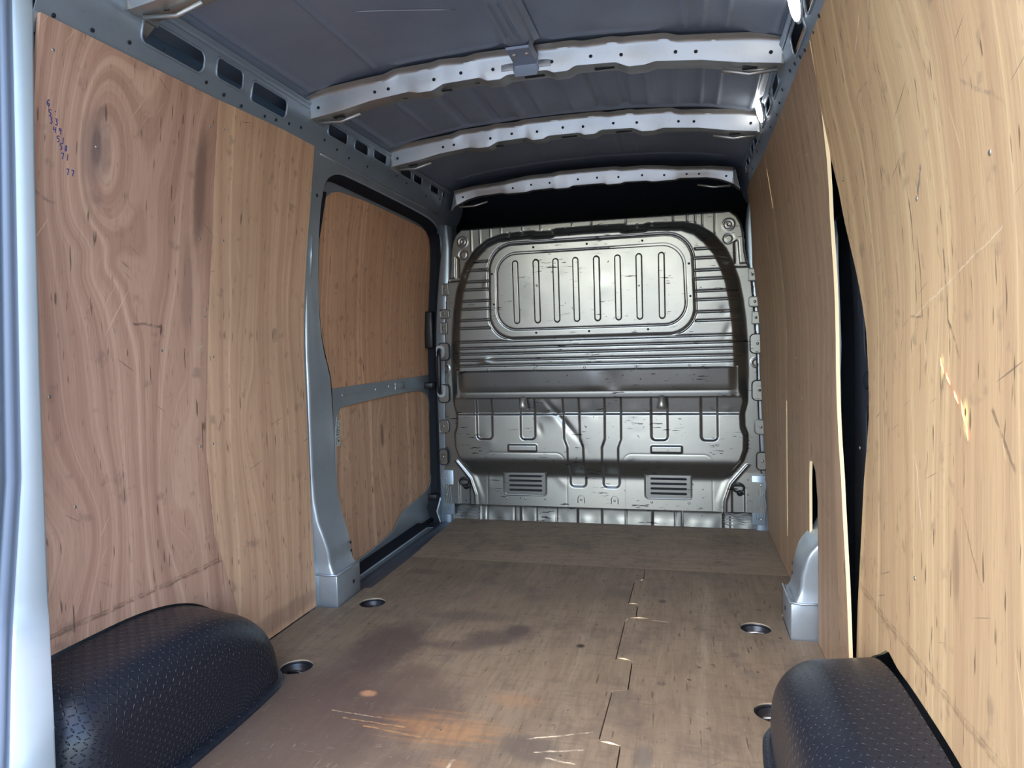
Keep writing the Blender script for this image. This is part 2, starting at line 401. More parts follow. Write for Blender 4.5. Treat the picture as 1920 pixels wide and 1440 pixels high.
def disc(name, c, nrm, r, th, mat, parent=None, n=12, dome=0.0, ell=1.0):
    nrm = Vector(nrm).normalized(); c = Vector(c)
    a = nrm.cross(Vector((0, 0, 1)) if abs(nrm.z) < .9 else Vector((1, 0, 0))).normalized(); b = nrm.cross(a)
    V, F = [], []
    rings = [(r, 0), (r, th * .7), (r * .8, th)]
    if dome: rings += [(r * .45, th + dome * .8)]
    for rr, h in rings:
        for k in range(n):
            t = 2 * math.pi * k / n; V.append(c + a * rr * ell * math.cos(t) + b * rr * math.sin(t) + nrm * h)
    V.append(c + nrm * (th + dome))
    for i in range(len(rings) - 1):
        for k in range(n): F.append((i * n + k, i * n + (k + 1) % n, (i + 1) * n + (k + 1) % n, (i + 1) * n + k))
    L = (len(rings) - 1) * n
    for k in range(n): F.append((L + k, L + (k + 1) % n, len(V) - 1))
    F.append(tuple(range(n - 1, -1, -1)))
    return mesh(name, V, F, mat, parent, True)
_share = {}
def stamp(name, key, maker, loc, parent, rot=None):
    """copy of a small shared part, placed at loc"""
    if key not in _share:
        o = maker(); _share[key] = o.data; bpy.data.objects.remove(o)
    o = bpy.data.objects.new(name, _share[key]); C.objects.link(o); o.parent = parent
    o.location = Vector(loc) - root_loc(parent)
    if rot is not None: o.rotation_euler = rot
    return o

# ------------------------------------------------------------------ van geometry
def sstep(t):
    t = min(1, max(0, t)); return t * t * (3 - 2 * t)
def WX(z): return .89 - .125 * max(0.0, z - .98) ** 1.5           # half width of the lined walls
def wmap(side, off=0.0): return lambda y, z, d: (side * (WX(z) + off + d), y, z)
RZ = [(1.60, .845), (1.69, .826), (1.72, .803), (1.76, .786), (1.80, .780), (1.88, .768), (1.96, .752)]
def RX(z): return float(np.interp(z, [a for a, b in RZ], [b for a, b in RZ]))
def rmap(side, off=0.0): return lambda y, z, d: (side * (RX(z) + off + d), y, z)
def roofz(x): return 1.928 - .052 * (x / .78) ** 2 - .03 * abs(x / .78) ** 6
YR = .96      # rear edge of the body

# ---- ground and outer shell
struct(mesh('ground', [(-30, -30, -.62), (30, -30, -.62), (30, 30, -.62), (-30, 30, -.62)], [(0, 1, 2, 3)], M_ground))
struct(box('wall_front', -1.0, 1.0, 5.2, 5.25, -.4, 2.05, M_cab))
for s, nm in ((-1, 'wall_left'), (1, 'wall_right')):
    P = np.array([[(s * (WX(z) + .11), y, z) for z in np.linspace(-.45, 1.9, 14)] for y in np.linspace(YR - .02, 5.2, 12)])
    o = struct(grid(nm, P, M_body))
    so = o.modifiers.new('t', 'SOLIDIFY'); so.thickness = .01
# floor pan
pan = sempty('floor', (0, YR, -.02))
box('floor_pan', -.99, .99, YR, 5.2, -.10, -.075, M_sub, pan)
# rear threshold
box('rear_threshold', -.9, .9, YR - .03, YR + .09, -.10, .004, M_step, pan, .004)

cl = struct(mesh('trim_6', [(-.98, 3.80, 1.95), (.98, 3.80, 1.95), (.98, 4.9, 1.6), (-.98, 4.9, 1.6), (.98, 5.19, -.3), (-.98, 5.19, -.3), (-.90, 3.86, 1.90), (.90, 3.86, 1.90)], [(0, 1, 2, 3), (3, 2, 4, 5)], M_cab))  # near-black sheets added here and below so the gap over the bulkhead stays dark
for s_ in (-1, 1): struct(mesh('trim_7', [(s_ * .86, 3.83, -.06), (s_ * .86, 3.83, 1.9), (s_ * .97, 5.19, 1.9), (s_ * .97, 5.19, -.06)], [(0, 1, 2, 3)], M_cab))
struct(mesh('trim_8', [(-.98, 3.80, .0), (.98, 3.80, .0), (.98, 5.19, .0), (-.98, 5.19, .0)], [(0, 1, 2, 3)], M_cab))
# ---- floor boards
def fmapf(u, v, d): return (u, v, -d)
def seam(y):
    pass
SM = [(.285, 1.0), (.285, 1.28), (.325, 1.28), (.325, 1.64), (.272, 1.655), (.278, 1.90), (.32, 1.915), (.318, 2.095), (.268, 2.10), (.270, 2.41), (.305, 2.43), (.302, 2.57), (.268, 2.58), (.272, 2.83), (.305, 2.84), (.305, 3.0)]
cupL = [(-.694, 2.413), (-.687, 1.865)]; cupR = [(.704, 2.423), (.699, 1.868)]
lft = [(-.885, YR + .09)] + [(x - .0018, y) for x, y in [(.285, YR + .09)] + SM[1:-1]] + [(.3038, 2.9995), (-.775, 2.9995), (-.772, 2.57), (-.80, 2.56), (-.80, 2.335), (-.885, 2.335)]
rgt = [(.885, YR + .09), (.885, 2.345), (.803, 2.345), (.803, 2.56), (.885, 2.56), (.885, 2.9995), (.3062, 2.9995)] + [(x + .0018, y) for x, y in reversed([(.285, YR + .09)] + SM[1:-1])]
frt = [(-.775, 3.0005), (.885, 3.0005), (.885, 3.752), (-.805, 3.752), (-.81, 3.74)]
hol = lambda L: [circle(x, y, .050, 28) for x, y in L]
ME2 = simple('worn plywood edge', (.34, .26, .17), .8)
plate('floor_board', lft, hol(cupL), fmapf, .012, W_floor_l, pan, .2, ME2, False)
plate('floor_board', rgt, hol(cupR), fmapf, .012, W_floor_r, pan, .2, ME2, False)
plate('floor_board', frt, [], fmapf, .012, W_floor_f, pan, .2, ME2, False)
# splintered tooth ends along the joint
for (x, y, l, a) in [(.285, 2.575, .035, 0), (.315, 2.44, .07, .1), (.292, 2.105, .045, -.25), (.30, 2.845, .02, .6), (.30, 1.64, .05, -.2), (.276, 2.42, .012, 1.2)]:
    c, s = math.cos(a), math.sin(a); wd = .0035
    V = [(x - l / 2 * c, y - l / 2 * s, .0004), (x, y - wd, .0012), (x + l / 2 * c, y + l / 2 * s, .0004), (x, y + wd, .003)]
    mesh('splinter', V + [(x, y, -.001)], [(0, 1, 3), (1, 2, 3), (0, 4, 1), (1, 4, 2), (2, 4, 3), (3, 4, 0)], M_edge, pan)

# ---- step well beside the sliding door
st = thing('step_trim', 'dark metal step strip along the floor beneath the sliding door', 'step', (-.85, 3.15, -.02))
P = []
for y in np.linspace(2.56, 3.83, 8):
    P.append([(-.985, y, -.085), (-.93, y, -.075), (-.925, y, -.03), (-.915, y, -.022), (-.87, y, -.02), (-.865, y, -.012), (-.855, y, -.012), (-.85, y, -.018), (-.80, y, -.016), (-.765, y, -.013), (-.765, y, -.06)])
grid('tread', np.array(P), M_step, st)
box('end_cap', -.93, -.80, 3.752, 3.83, -.06, .0, M_step, st, .006)

# ---- cant rails with cut-outs
HY = [(1.14, 1.29, 1.722, 1.79), (1.47, 1.695, 1.737, 1.795), (1.745, 1.865, 1.750, 1.806), (1.91, 2.10, 1.740, 1.800), (2.37, 2.52, 1.768, 1.812), (2.58, 2.70, 1.772, 1.814), (2.75, 2.88, 1.780, 1.823),
      (3.03, 3.165, 1.780, 1.824), (3.19, 3.30, 1.782, 1.828), (3.415, 3.535, 1.785, 1.824), (3.60, 3.76, 1.790, 1.828)]
HO = [rrect(a, b, c, d, .016 if b - a < .2 else .02) for a, b, c, d in HY]
for s, nm in ((-1, 'trim_1'), (1, 'trim_2')):
    tr = sempty(nm, (s * .8, 2.4, 1.75))
    y0r = 1.205 if s < 0 else YR + .02
    plate('cant_rail', [(y0r, 1.655), (3.95, 1.68), (3.95, 1.925), (y0r, 1.905)], HO[1 if s < 0 else 0:], rmap(s), .002, M_body, tr, .05)
    # rolled lips around the cut-outs and the return flange under the roof
    for h in HO[1 if s < 0 else 0:]:
        tube('cutout_lip', [rmap(s, -.001)(y, z, 0) for y, z in h], .0035, M_body, tr, 6, True)
    P = np.array([[(s * (RX(1.865)), y, 1.862), (s * (RX(1.87) - .012), y, 1.868), (s * (RX(1.87) - .028), y, 1.863), (s * (RX(1.87) - .04), y, 1.885)] for y in np.linspace(y0r, 3.9, 10)])
    grid('roof_flange', P, M_body, tr)
    P = np.array([[(s * (RX(z) - .002 - .006 * math.exp(-((z - zc) / .006) ** 2)), y, z) for z in np.linspace(zc - .018, zc + .018, 13)] for zc in [1.835] for y in np.linspace(y0r, 3.9, 10)])
    grid('bead', P, M_body, tr)
    # small bolt holes just above the panels
    for y in (1.25, 1.345, 1.445, 1.72, 1.80, 1.885, 2.00, 2.06, 2.13, 2.20, 2.36, 2.46, 2.56, 2.72, 3.0, 3.12, 3.38, 3.57):
        z = 1.712 + .012 * math.sin(y * 9) + (y - 1.2) * .022
        x = s * (RX(z) - .0008)
        stamp('bolt_hole', ('bh', s), lambda: disc('h', (0, 0, 0), (-s, 0, -.5), .0052, .0012, M_hole, None, 10), (x, y, z), tr)
    # ties in front of the outer skin, seen through the long cut-out
    tube('tie_bar', [(s * .86, 1.60, 1.757), (s * .845, 1.72, 1.757)], .013, M_bow, tr, 8)
    for dy in (0, .03): tube('tie_clip', [(s * .835, 1.595 + dy, 1.745), (s * .835, 1.605 + dy, 1.775)], .003, M_bolt, tr, 6)

# ---- roof skin
NX, NY = 260, 420
xs = np.linspace(-.86, .86, NX); ys = np.linspace(YR - .01, 3.95, NY)
X_, Y_ = np.meshgrid(xs, ys, indexing='ij')
Z_ = 1.928 - .052 * (X_ / .78) ** 2 - .03 * np.abs(X_ / .78) ** 6
def bead(c, wdt, dep, y0, y1, sgn=-1, flat=0):
    global Z_
    d = np.abs(X_ - c); 
    prof = np.clip(1 - np.maximum(0, d - flat) / wdt, 0, 1); prof = prof * prof * (3 - 2 * prof)
    m = np.clip((Y_ - y0) / .03, 0, 1) * np.clip((y1 - Y_) / .03, 0, 1)
    Z_ = Z_ + sgn * dep * prof * m
for c in (-.50, .50, .55, .618, -.745, .755): bead(c, .011, .009, 1.0, 2.20)
for c in (-.555, -.745, .465, .553, .615, .74): bead(c, .012, .009, 2.38, 2.88)
for c in (-.40, -.27, -.16, -.06, .07, .17, .27, .37): bead(c, .012, .009, 2.38, 2.88, -1 if int((c + .5) * 9) % 2 else 1, .012)
for c in (-.19, .0, .19, .27): bead(c, .012, .004, 3.08, 3.58, -1, .004)
def tbead(yc, wdt, dep, x0, x1):
    global Z_
    d = np.abs(Y_ - yc); p = np.clip(1 - d / wdt, 0, 1); p = p * p * (3 - 2 * p)
    m = np.clip((X_ - x0) / .03, 0, 1) * np.clip((x1 - X_) / .03, 0, 1)
    Z_ = Z_ - dep * p * m
tbead(2.19, .014, .008, -.45, -.07); tbead(2.19, .014, .008, .07, .43); tbead(2.885, .014, .009, -.76, .76); tbead(3.60, .012, .006, -.7, .7); tbead(2.20, .01, .006, -.74, -.66); tbead(2.20, .01, .006, .66, .74)
Z_ += .0012 * np.sin(X_ * 23 + 1.3 * np.sin(Y_ * 7)) * np.sin(Y_ * 11 + X_ * 3)
roof = struct(grid('ceiling', np.stack([X_, Y_, Z_], -1), M_roof))
# outer roof keeps daylight out; header over the rear opening
orf = sempty('trim_3', (0, 2.5, 2.0))
box('outer_roof', -1.05, 1.05, YR - .03, 5.25, 1.965, 1.99, M_body, orf)
box('rear_header', -.93, .93, YR - .03, YR + .06, 1.83, 1.97, M_white, orf, .01)
# joint line scratches on the roof skin (sealant edge)
for pts in ([(-.40, 1.83), (-.13, 1.93)], [(.08, 1.86), (.40, 1.90)], ):
    (x0, y0), (x1, y1) = pts
    tube('sealant_line', [(x0 + (x1 - x0) * t, y0 + (y1 - y0) * t, roofz(x0 + (x1 - x0) * t) - .002) for t in np.linspace(0, 1, 8)], .0011, M_bow, roof, 5)

# ---- roof bows
def bow(yb, xe, lo, hi, wu, label, holes, slots):
    t = thing('roof_bow', label, 'roof bow', (0, yb, 1.8), 'roof bows')
    xs = np.linspace(-xe, xe, 150)
    a = [p[0] for p in lo]; b = [p[1] for p in lo]; c = [p[0] for p in hi]; d = [p[1] for p in hi]
    P = []
    for x in xs:
        zl = np.interp(abs(x), a, b); zu = np.interp(abs(x), c, d); zr = roofz(x)
        wob = .004 * math.sin(x * 40) * (abs(x) < .6)
        P.append([(x, yb - .042, min(zr - .004, zu + .014)), (x, yb - .026, zu + .010 + wob * .5), (x, yb - .017, zu + .006), (x, yb - .013, zu), (x, yb - .012, zu - .003), (x, yb - .0045, (zl + zu) / 2), (x, yb + .001, zl + .004), (x, yb + .003, zl), (x, yb + .012, zl - .001),
                  (x, yb + wu * .5, zl - .002), (x, yb + wu - .01, zl + .002), (x, yb + wu, zl + .008), (x, yb + wu + .004, zu + .004), (x, yb + wu + .03, min(zr - .004, zu + .016))])
    o = grid('channel', np.array(P), M_bow, t, smooth=True)
    o.data.set_sharp_from_angle(angle=.7)
    for x in holes:
        zl = np.interp(abs(x), a, b); zu = np.interp(abs(x), c, d)
        stamp('bolt_hole', ('bowh',), lambda: disc('h', (0, 0, 0), (0, -1, 0), .0058, .001, M_hole, None, 10), (x, yb - .0055, zl + (zu - zl) * .5), t)
    for x in slots:
        zl = np.interp(abs(x), a, b)
        stamp('slot', ('slot',), lambda: box('s', -.033, .033, -.008, .008, -.0008, .0008, M_hole), (x, yb + wu * .45, zl - .0025), t)
    for x in holes[::2]:
        zl = np.interp(abs(x), a, b)
        stamp('pin_hole', ('pin',), lambda: box('s', -.008, .008, -.002, .002, -.0006, .0006, M_hole), (x + .045, yb + wu * .4, zl - .0025), t)
    for s in (-1, 1):
        zl = lo[-1][1]; zu = hi[-1][1]
        V, F = boxvf(s * xe - .003, s * xe + .003, yb - .004, yb + wu + .004, zl - .004, zu + .012)
        mesh('end_plate', V, F, M_bow, t)
        # gusset that joins the bow to the cant rail
        mesh('gusset', [(s * xe, yb + .002, zl), (s * (xe + .035), yb + .01, zl - .03), (s * (xe + .012), yb + .01, zu + .02), (s * xe, yb + .002, zu),
                        (s * xe, yb + wu, zl), (s * (xe + .035), yb + wu, zl - .03), (s * (xe + .012), yb + wu, zu + .02), (s * xe, yb + wu, zu)],
             [(0, 1, 2, 3), (4, 7, 6, 5), (0, 4, 5, 1), (2, 6, 7, 3), (1, 5, 6, 2), (0, 3, 7, 4)], M_bow, t)
        tube('bracket_lip', [(s * (xe - .17), yb + wu * .5, lo[-1][1] + .012), (s * (xe - .09), yb + wu * .6, zl - .004), (s * (xe - .01), yb + wu * .4, zl - .006)], .006, M_bow, t, 6)
    return t
LO = [(0, 1.853), (.065, 1.853), (.088, 1.842), (.135, 1.842), (.158, 1.855), (.285, 1.850), (.325, 1.832), (.375, 1.831), (.41, 1.838), (.55, 1.824), (.66, 1.803), (.778, 1.787)]
HI = [(0, 1.903), (.16, 1.902), (.19, 1.895), (.28, 1.898), (.31, 1.892), (.44, 1.887), (.48, 1.874), (.58, 1.866), (.71, 1.853), (.778, 1.839)]
lo3 = [(0, 1.806), (.08, 1.806), (.10, 1.797), (.17, 1.797), (.19, 1.803), (.30, 1.800), (.33, 1.793), (.44, 1.793), (.47, 1.800), (.60, 1.792), (.66, 1.778), (.722, 1.752)]
hi3 = [(0, 1.862), (.15, 1.861), (.18, 1.854), (.30, 1.853), (.40, 1.842), (.44, 1.834), (.62, 1.822), (.722, 1.806)]
HB = [-.745, -.53, -.48, -.315, -.22, -.11, .0, .085, .21, .305, .47, .53, .745]
bow(1.42, .778, LO, HI, .09, 'silver roof bow over the rear doorway, only its left end bracket in the corner', HB, [-.25, 0, .25])
bow(2.245, .778, LO, HI, .085, 'silver roof bow nearest the camera, where the centre roof stiffener ends', HB, [-.30, .02, .25, -.7, .7])
bow(2.93, .774, LO, HI, .085, 'silver roof bow in the middle, second of the three crossing the roof', HB, [-.30, .02, .25, -.7, .7])
bow(3.66, .722, lo3, hi3, .06, 'silver roof bow farthest away, right above the dark gap over the bulkhead', [-.68, -.40, -.30, -.2, -.05, .05, .16, .28, .39, .50, .56, .69], [])

# ---- centre stiffener
sf = thing('roof_stiffener', 'grey ribbed roof stiffener running lengthwise to the nearest roof bow', 'stiffener', (0, 1.8, 1.9))
P = []
for y in np.linspace(1.44, 2.17, 60):
    row = []
    for x, z in [(-.062, 1.922), (-.045, 1.915), (-.036, 1.893), (-.028, 1.888), (-.02, 1.888), (-.016, 1.893), (-.010, 1.893), (-.006, 1.888), (.006, 1.888), (.010, 1.893), (.016, 1.893), (.02, 1.888), (.028, 1.888), (.036, 1.893), (.045, 1.915), (.062, 1.922)]:
        inbead = (1.52 < y < 1.78) or (1.86 < y < 2.08)
        if abs(abs(x) - .013) < .005 and not inbead: z = 1.888
        row.append((x, y, z))
    P.append(row)
grid('channel', np.array(P), M_roof, sf).data.set_sharp_from_angle(angle=.7)
P = []
for y, dz in [(2.12, .0), (2.125, -.006), (2.20, -.008), (2.235, -.012), (2.2385, -.03), (2.2395, -.045)]:
    P.append([(x, y, z + dz) for x, z in [(-.042, 1.905), (-.036, 1.884), (.036, 1.884), (.042, 1.905)]])
grid('end_bracket', np.array(P), M_roof, sf).data.set_sharp_from_angle(angle=.5)
for x in (-.02, .02): disc('bolt', (x, 2.165, 1.878), (0, 0, -1), .009, .005, M_bow, sf, 10, .003)
for s in (-1, 1): box('foot_tab', s * .062 - .02, s * .062 + .02, 2.2385, 2.243, 1.862, 1.89, M_bow, sf, .001)

# ---- inner body sides behind the panels (with the door opening on the left)
dop = smoothpoly([(2.535, -.03), (2.545, .095), (2.53, .45), (2.52, .86), (2.455, 1.0), (2.42, 1.25), (2.40, 1.50), (2.42, 1.62), (2.50, 1.668), (2.62, 1.675), (3.40, 1.672), (3.62, 1.655), (3.73, 1.58), (3.77, 1.35), (3.785, 1.0), (3.76, .4), (3.745, -.03)], 2)
dop = [(2.535, -.06)] + [p for p in dop[0:] if p[1] > -.02] + [(3.745, -.06)]
# order the outline: smoothpoly keeps orientation, start near lower rear corner
dop = sorted([p for p in dop], key=lambda p: math.atan2(p[1] - .8, p[0] - 3.1))
bs = thing('door_surround', 'silver pressed frame around the sliding door opening on the left', 'door frame', (-.9, 3.1, -.06))
def omap(s, off):   # body side surface, 2 mm behind the lining so that panels lie on it
    return lambda y, z, d: (s * (WX(z) + off + d + .045 * np.clip((z - 1.62) / .2, 0, 1) * 0), y, z)
plate('frame_panel', [(2.30, -.07), (3.84, -.07), (3.84, 1.69), (2.30, 1.73)], [dop], omap(-1, .001), .006, M_pillar, bs, .06)
# reveal of the opening
N = len(dop)
P = np.array([[(-(WX(z) + o), y + (y - 3.1) * k, z + (z - .8) * k) for o, k in ((.001, 0), (.005, -.003), (.008, -.006))] for y, z in dop])
grid('reveal', P, M_pillar, bs)
def insh(y, z, k):
    return y - (y - 3.13) / math.hypot(y - 3.13, z - .85) * k, z - (z - .85) / math.hypot(y - 3.13, z - .85) * k
P = []
for y, z in dop:
    row = []
    for o, k in ((.007, .004), (.010, .014), (.022, .020), (.036, .018), (.050, .030), (.058, .030)):
        a, b = insh(y, z, k); row.append((-(WX(b) + o), a, b))
    P.append(row)
grid('door_rubber', np.array(P), M_seal, bs)
yb_at = lambda z: float(np.interp(z, [.16, .32, .5, .7, .86, .95, 1.05, 1.2, 1.4, 1.58], [2.530, 2.53, 2.52, 2.515, 2.505, 2.47, 2.44, 2.42, 2.40, 2.42]))
tube('rear_seal_lip', [(-(WX(z) + .022), yb_at(z) + .024 + .004 * math.sin(z * 9), z) for z in np.linspace(.17, 1.58, 40)], .013, M_seal, bs, 8)
# shallow swages and holes on the frame
tube('swage', [(-(WX(z) - .0005), y, z) for y, z in [(2.355, 1.40), (2.36, 1.25)]], .004, M_pillar, bs, 6)
tube('header_crease', [(-(WX(1.70 + .0) - .001), y, 1.698 + .002 * (y - 2.4)) for y in np.linspace(2.36, 3.6, 8)], .004, M_pillar, bs, 6)
for y, z in [(2.37, 1.55), (2.375, 1.06), (2.40, .72), (2.50, .16), (2.52, .12)]:
    disc('frame_hole', (-(WX(z) + .0005), y, z), (1, 0, 0), .007, .001, M_hole, bs, 10)
# plain inner skin elsewhere
iw = [(YR, -.07), (2.30, -.07), (2.30, 1.68), (YR, 1.68)]
def imap(s, off=.02): return lambda y, z, d: (s * (WX(z) + off + d), y, z)
archhole = [(y, z) for y, z in [(YR, .0)]]
inner = sempty('trim_4', (-.92, 1.7, .5))
plate('inner_skin', [(YR, .36), (2.30, .36), (2.30, 1.68), (YR, 1.68)], [], imap(-1), .003, M_body, inner, .1)
plate('inner_skin', [(1.97, -.07), (2.30, -.07), (2.30, .36), (1.97, .36)], [], imap(-1), .003, M_body, inner, .1)
inner2 = sempty('trim_5', (.92, 2.3, .5))
plate('inner_skin', [(1.97, -.07), (3.84, -.07), (3.84, 1.70), (1.97, 1.70)], [rrect(2.02, 2.3, .1, 1.3, .06), rrect(2.56, 3.6, .2, 1.5, .1)], imap(1, .035), .003, M_gap_shade, inner2, .1)
plate('inner_skin', [(YR, .40), (1.97, .40), (1.97, 1.70), (YR, 1.70)], [rrect(1.2, 1.55, .6, 1.3, .06), rrect(1.60, 1.92, .9, 1.35, .05), rrect(1.63, 1.9, .62, .80, .03)], imap(1, .035), .003, M_gap_shade, inner2, .1)
disc('grommet', (.92, 1.86, .86), (-1, 0, 0), .022, .006, M_seal, inner2, 14, .003)

# ---- B pillars (pressed posts with a flared foot)
def pillar(s, label):
    t = thing('door_pillar', label, 'pillar', (s * .86, 2.44, 0), 'door pillars')
    prof = [(.115, .815, 2.352, 2.535), (.125, .818, 2.352, 2.53), (.135, .826, 2.354, 2.525), (.16, .834, 2.356, 2.53), (.21, .838, 2.352, 2.53), (.26, .850, 2.346, 2.53), (.32, .868, 2.340, 2.53), (.40, .880, 2.338, 2.525), (.50, .884, 2.337, 2.52), (.70, .884, 2.337, 2.515), (.86, .882, 2.337, 2.505),
            (.95, .884, 2.337, 2.47), (1.05, .881, 2.337, 2.44), (1.2, .876, 2.337, 2.42), (1.28, None, 2.337, 2.41), (1.4, None, 2.337, 2.40), (1.55, None, 2.337, 2.405), (1.66, None, 2.337, 2.46)]
    zz = np.linspace(.115, 1.66, 90); P = []
    for z in zz:
        xi = np.interp(z, [p[0] for p in prof], [(p[1] if p[1] else WX(p[0]) + .006) for p in prof])
        ya = np.interp(z, [p[0] for p in prof], [p[2] for p in prof]); yb = np.interp(z, [p[0] for p in prof], [p[3] for p in prof])
        xo = WX(z) + .015; r = .013 - .009 * sstep((z - 1.05) / .35)
        if s > 0: xi = xi + .040 * sstep((z - .27) / .10); xo = max(xo, xi + .03)
        row = [(xo, ya - .004), (xi + .022, ya - .002)]
        for k in range(6):
            a = math.pi / 2 * k / 5; row.append((xi + r - r * math.sin(a), ya + r - r * math.cos(a)))
        row += [(xi + .0015, (ya + yb) / 2 - .02), (xi + .0015, (ya + yb) / 2 + .02)]
        for k in range(5):
            a = math.pi / 2 * k / 4; row.append((xi + .008 - .008 * math.cos(a), yb - .008 + .008 * math.sin(a)))
        row += [(xo, yb)]
        P.append([(s * x, y, z) for x, y in row])
    grid('post', np.array(P), M_pillar, t)
    box('foot', min(s * .805, s * .91), max(s * .805, s * .91), 2.350, 2.54, -.012, .118, M_pillar, t, .005)
    tube('foot_weld', [(s * .905, 2.349, .119), (s * .87, 2.347, .121), (s * .84, 2.348, .118), (s * .806, 2.350, .120), (s * .804, 2.42, .12), (s * .804, 2.53, .122)], .0045, M_pillar, t, 6)
    disc('foot_hole', (s * .8045, 2.48, .055), (-s, 0, 0), .008, .001, M_hole, t, 10)
    for y, z in ((2.52, .20), (2.525, .165)): disc('post_hole', (s * (.834), y, z), (-s, 0, 0), .006, .002, M_hole, t, 8)
    return t
pillar(-1, 'silver flared pillar foot and post between the left plywood and the sliding door')
pillar(1, 'silver flared pillar foot showing through the slot in the right plywood')

# ---- sliding door
DO = .062
dr = struct(bpy.data.objects.new('door_1', None)); C.objects.link(dr); dr.location = (-.95, 3.2, -.08)
lowh = smoothpoly([(2.655, .10), (2.64, .45), (2.66, .72), (2.75, .735), (3.50, .752), (3.70, .735), (3.765, .66), (3.765, .25), (3.70, .165), (3.50, .148), (3.30, .13), (3.22, .065), (3.12, .05), (2.86, .030), (2.70, .035)], 2)
uph = smoothpoly([(2.50, .812), (2.44, 1.1), (2.47, 1.50), (2.55, 1.60), (2.68, 1.635), (3.40, 1.632), (3.66, 1.62), (3.79, 1.54), (3.825, 1.35), (3.84, .85), (3.84, .822), (3.0, .818), (2.6, .812)], 1)
plate('door_frame', [(2.38, -.08), (3.93, -.08), (3.93, 1.66), (2.38, 1.66)], [lowh, uph], wmap(-1, DO), .002, M_pillar, dr, .07)
plate('door_skin', [(2.36, -.10), (3.96, -.10), (3.96, 1.69), (2.36, 1.69)], [], wmap(-1, DO + .03), .002, M_body, dr, .15)
tube('hole_edge', [wmap(-1, DO + .001)(y, z, 0) for y, z in lowh], .003, M_pillar, dr, 6, True)
tube('door_bottom_rubber', [wmap(-1, DO - .012)(y, z, 0) for y, z in [(2.5, -.02), (3.0, -.012), (3.5, -.004), (3.9, .0)]], .012, M_seal, dr, 8)
up_ = plate('plywood_panel', uph, [], wmap(-1, DO + .004), .006, W_door_up, None, .15, M_edge)
lo_ = plate('plywood_panel', [(y + (y - 3.2) * .02, z + (z - .4) * .03) for y, z in lowh], [], wmap(-1, DO + .010), .006, W_door_lo, None, .15, M_edge)
for s_, y0 in ((1.40, 0),): pass
for y, z in [(2.72, .78), (3.05, .785), (3.2, .79)]:
    box('rail_slot', -.952, -.9495, y, y + .10, z - .004, z + .004, M_bow, dr)
box('rail_boss', -.953, -.9485, 3.28, 3.40, .765, .802, M_pillar, dr, .0015)
# latch, rollers and running gear at the front edge of the door
dl = thing('door_latch', 'black latch housing at the front edge of the upper door plywood', 'latch', (-.93, 3.77, 1.07))
box('housing', -.955, -.905, 3.715, 3.83, .975, 1.185, M_black, dl, .008)
box('bracket', -.93, -.875, 3.80, 3.86, 1.06, 1.11, M_black, dl, .004)
for zc, lb in ((.772, 'black door runner bracket level with the middle rail of the sliding door'), (.135, 'black door runner bracket low down by the front corner of the step')):
    rb = thing('door_runner', lb, 'door runner', (-.93, 3.76, zc))
    box('arm', -.955, -.90, 3.68, 3.90, zc - .022, zc + .012, M_black, rb, .006)
    tube('roller', [(-.90, 3.80, zc - .03), (-.90, 3.80, zc + .03)], .014, M_black, rb, 10)
dj = thing('door_jamb_seal', 'tall black rubber seal down the front edge of the sliding door opening', 'seal', (-.9, 3.79, 0))
P = np.array([[(-(WX(z) + a), 3.775 + b - .012 * max(0, (1.0 - z)) + .0 - max(0, z - 1.35) ** 2 * 1.1, z) for a, b in ((.055, .05), (.01, .05), (-.004, .03), (-.004, .008), (.01, -.004), (.055, -.004))] for z in np.linspace(-.02, 1.56, 40)])
grid('strip', P, M_seal, dj)
tube('inner_bead', [(-(WX(z) + .012), 3.752 - .012 * max(0, (1.0 - z)) - max(0, z - 1.35) ** 2 * 1.1, z) for z in np.linspace(-.02, 1.56, 30)], .009, M_seal, dj, 8)

# ---- plywood wall panels
def arc_at(y, H=.300, yc=1.36, L=.48, e=2.4):
    if y < yc: L, e = .40, 4
    t = abs(y - yc) / L
    return H * (1 - t ** e) ** (1 / e) if t < 1 else 0.0
archcut = [(y, arc_at(y) + .006) for y in np.linspace(YR + .12, 1.868, 30)]
z0w = .003
p1 = [(YR + .06, .32)] + archcut + [(1.872, .02), (1.872, z0w), (1.875, .1), (1.857, .19), (1.775, .43), (1.757, .68), (1.786, .99), (1.80, 1.30), (1.785, 1.702), (1.21, 1.692), (YR + .06, 1.686)]
p1 = [(1.188, arc_at(1.188) + .006)] + [q for q in archcut if q[0] > 1.2] + [(1.874, z0w + .004), (1.878, .1), (1.857, .19), (1.775, .43), (1.757, .68), (1.786, .99), (1.80, 1.30), (1.785, 1.702), (1.215, 1.692), (1.195, .9)]
pnA = plate('plywood_panel', p1, [], wmap(-1, -.002), .009, W_left_rear, None, .1)
p2 = [(1.877, z0w), (2.335, z0w), (2.326, .4), (2.320, .9), (2.322, 1.2), (2.325, 1.5), (2.318, 1.721), (1.788, 1.7025), (1.803, 1.30), (1.789, .99), (1.760, .68), (1.778, .43), (1.860, .19), (1.881, .1)]
pnB = plate('plywood_panel', p2, [], wmap(-1, -.002), .009, W_left_front, None, .1)
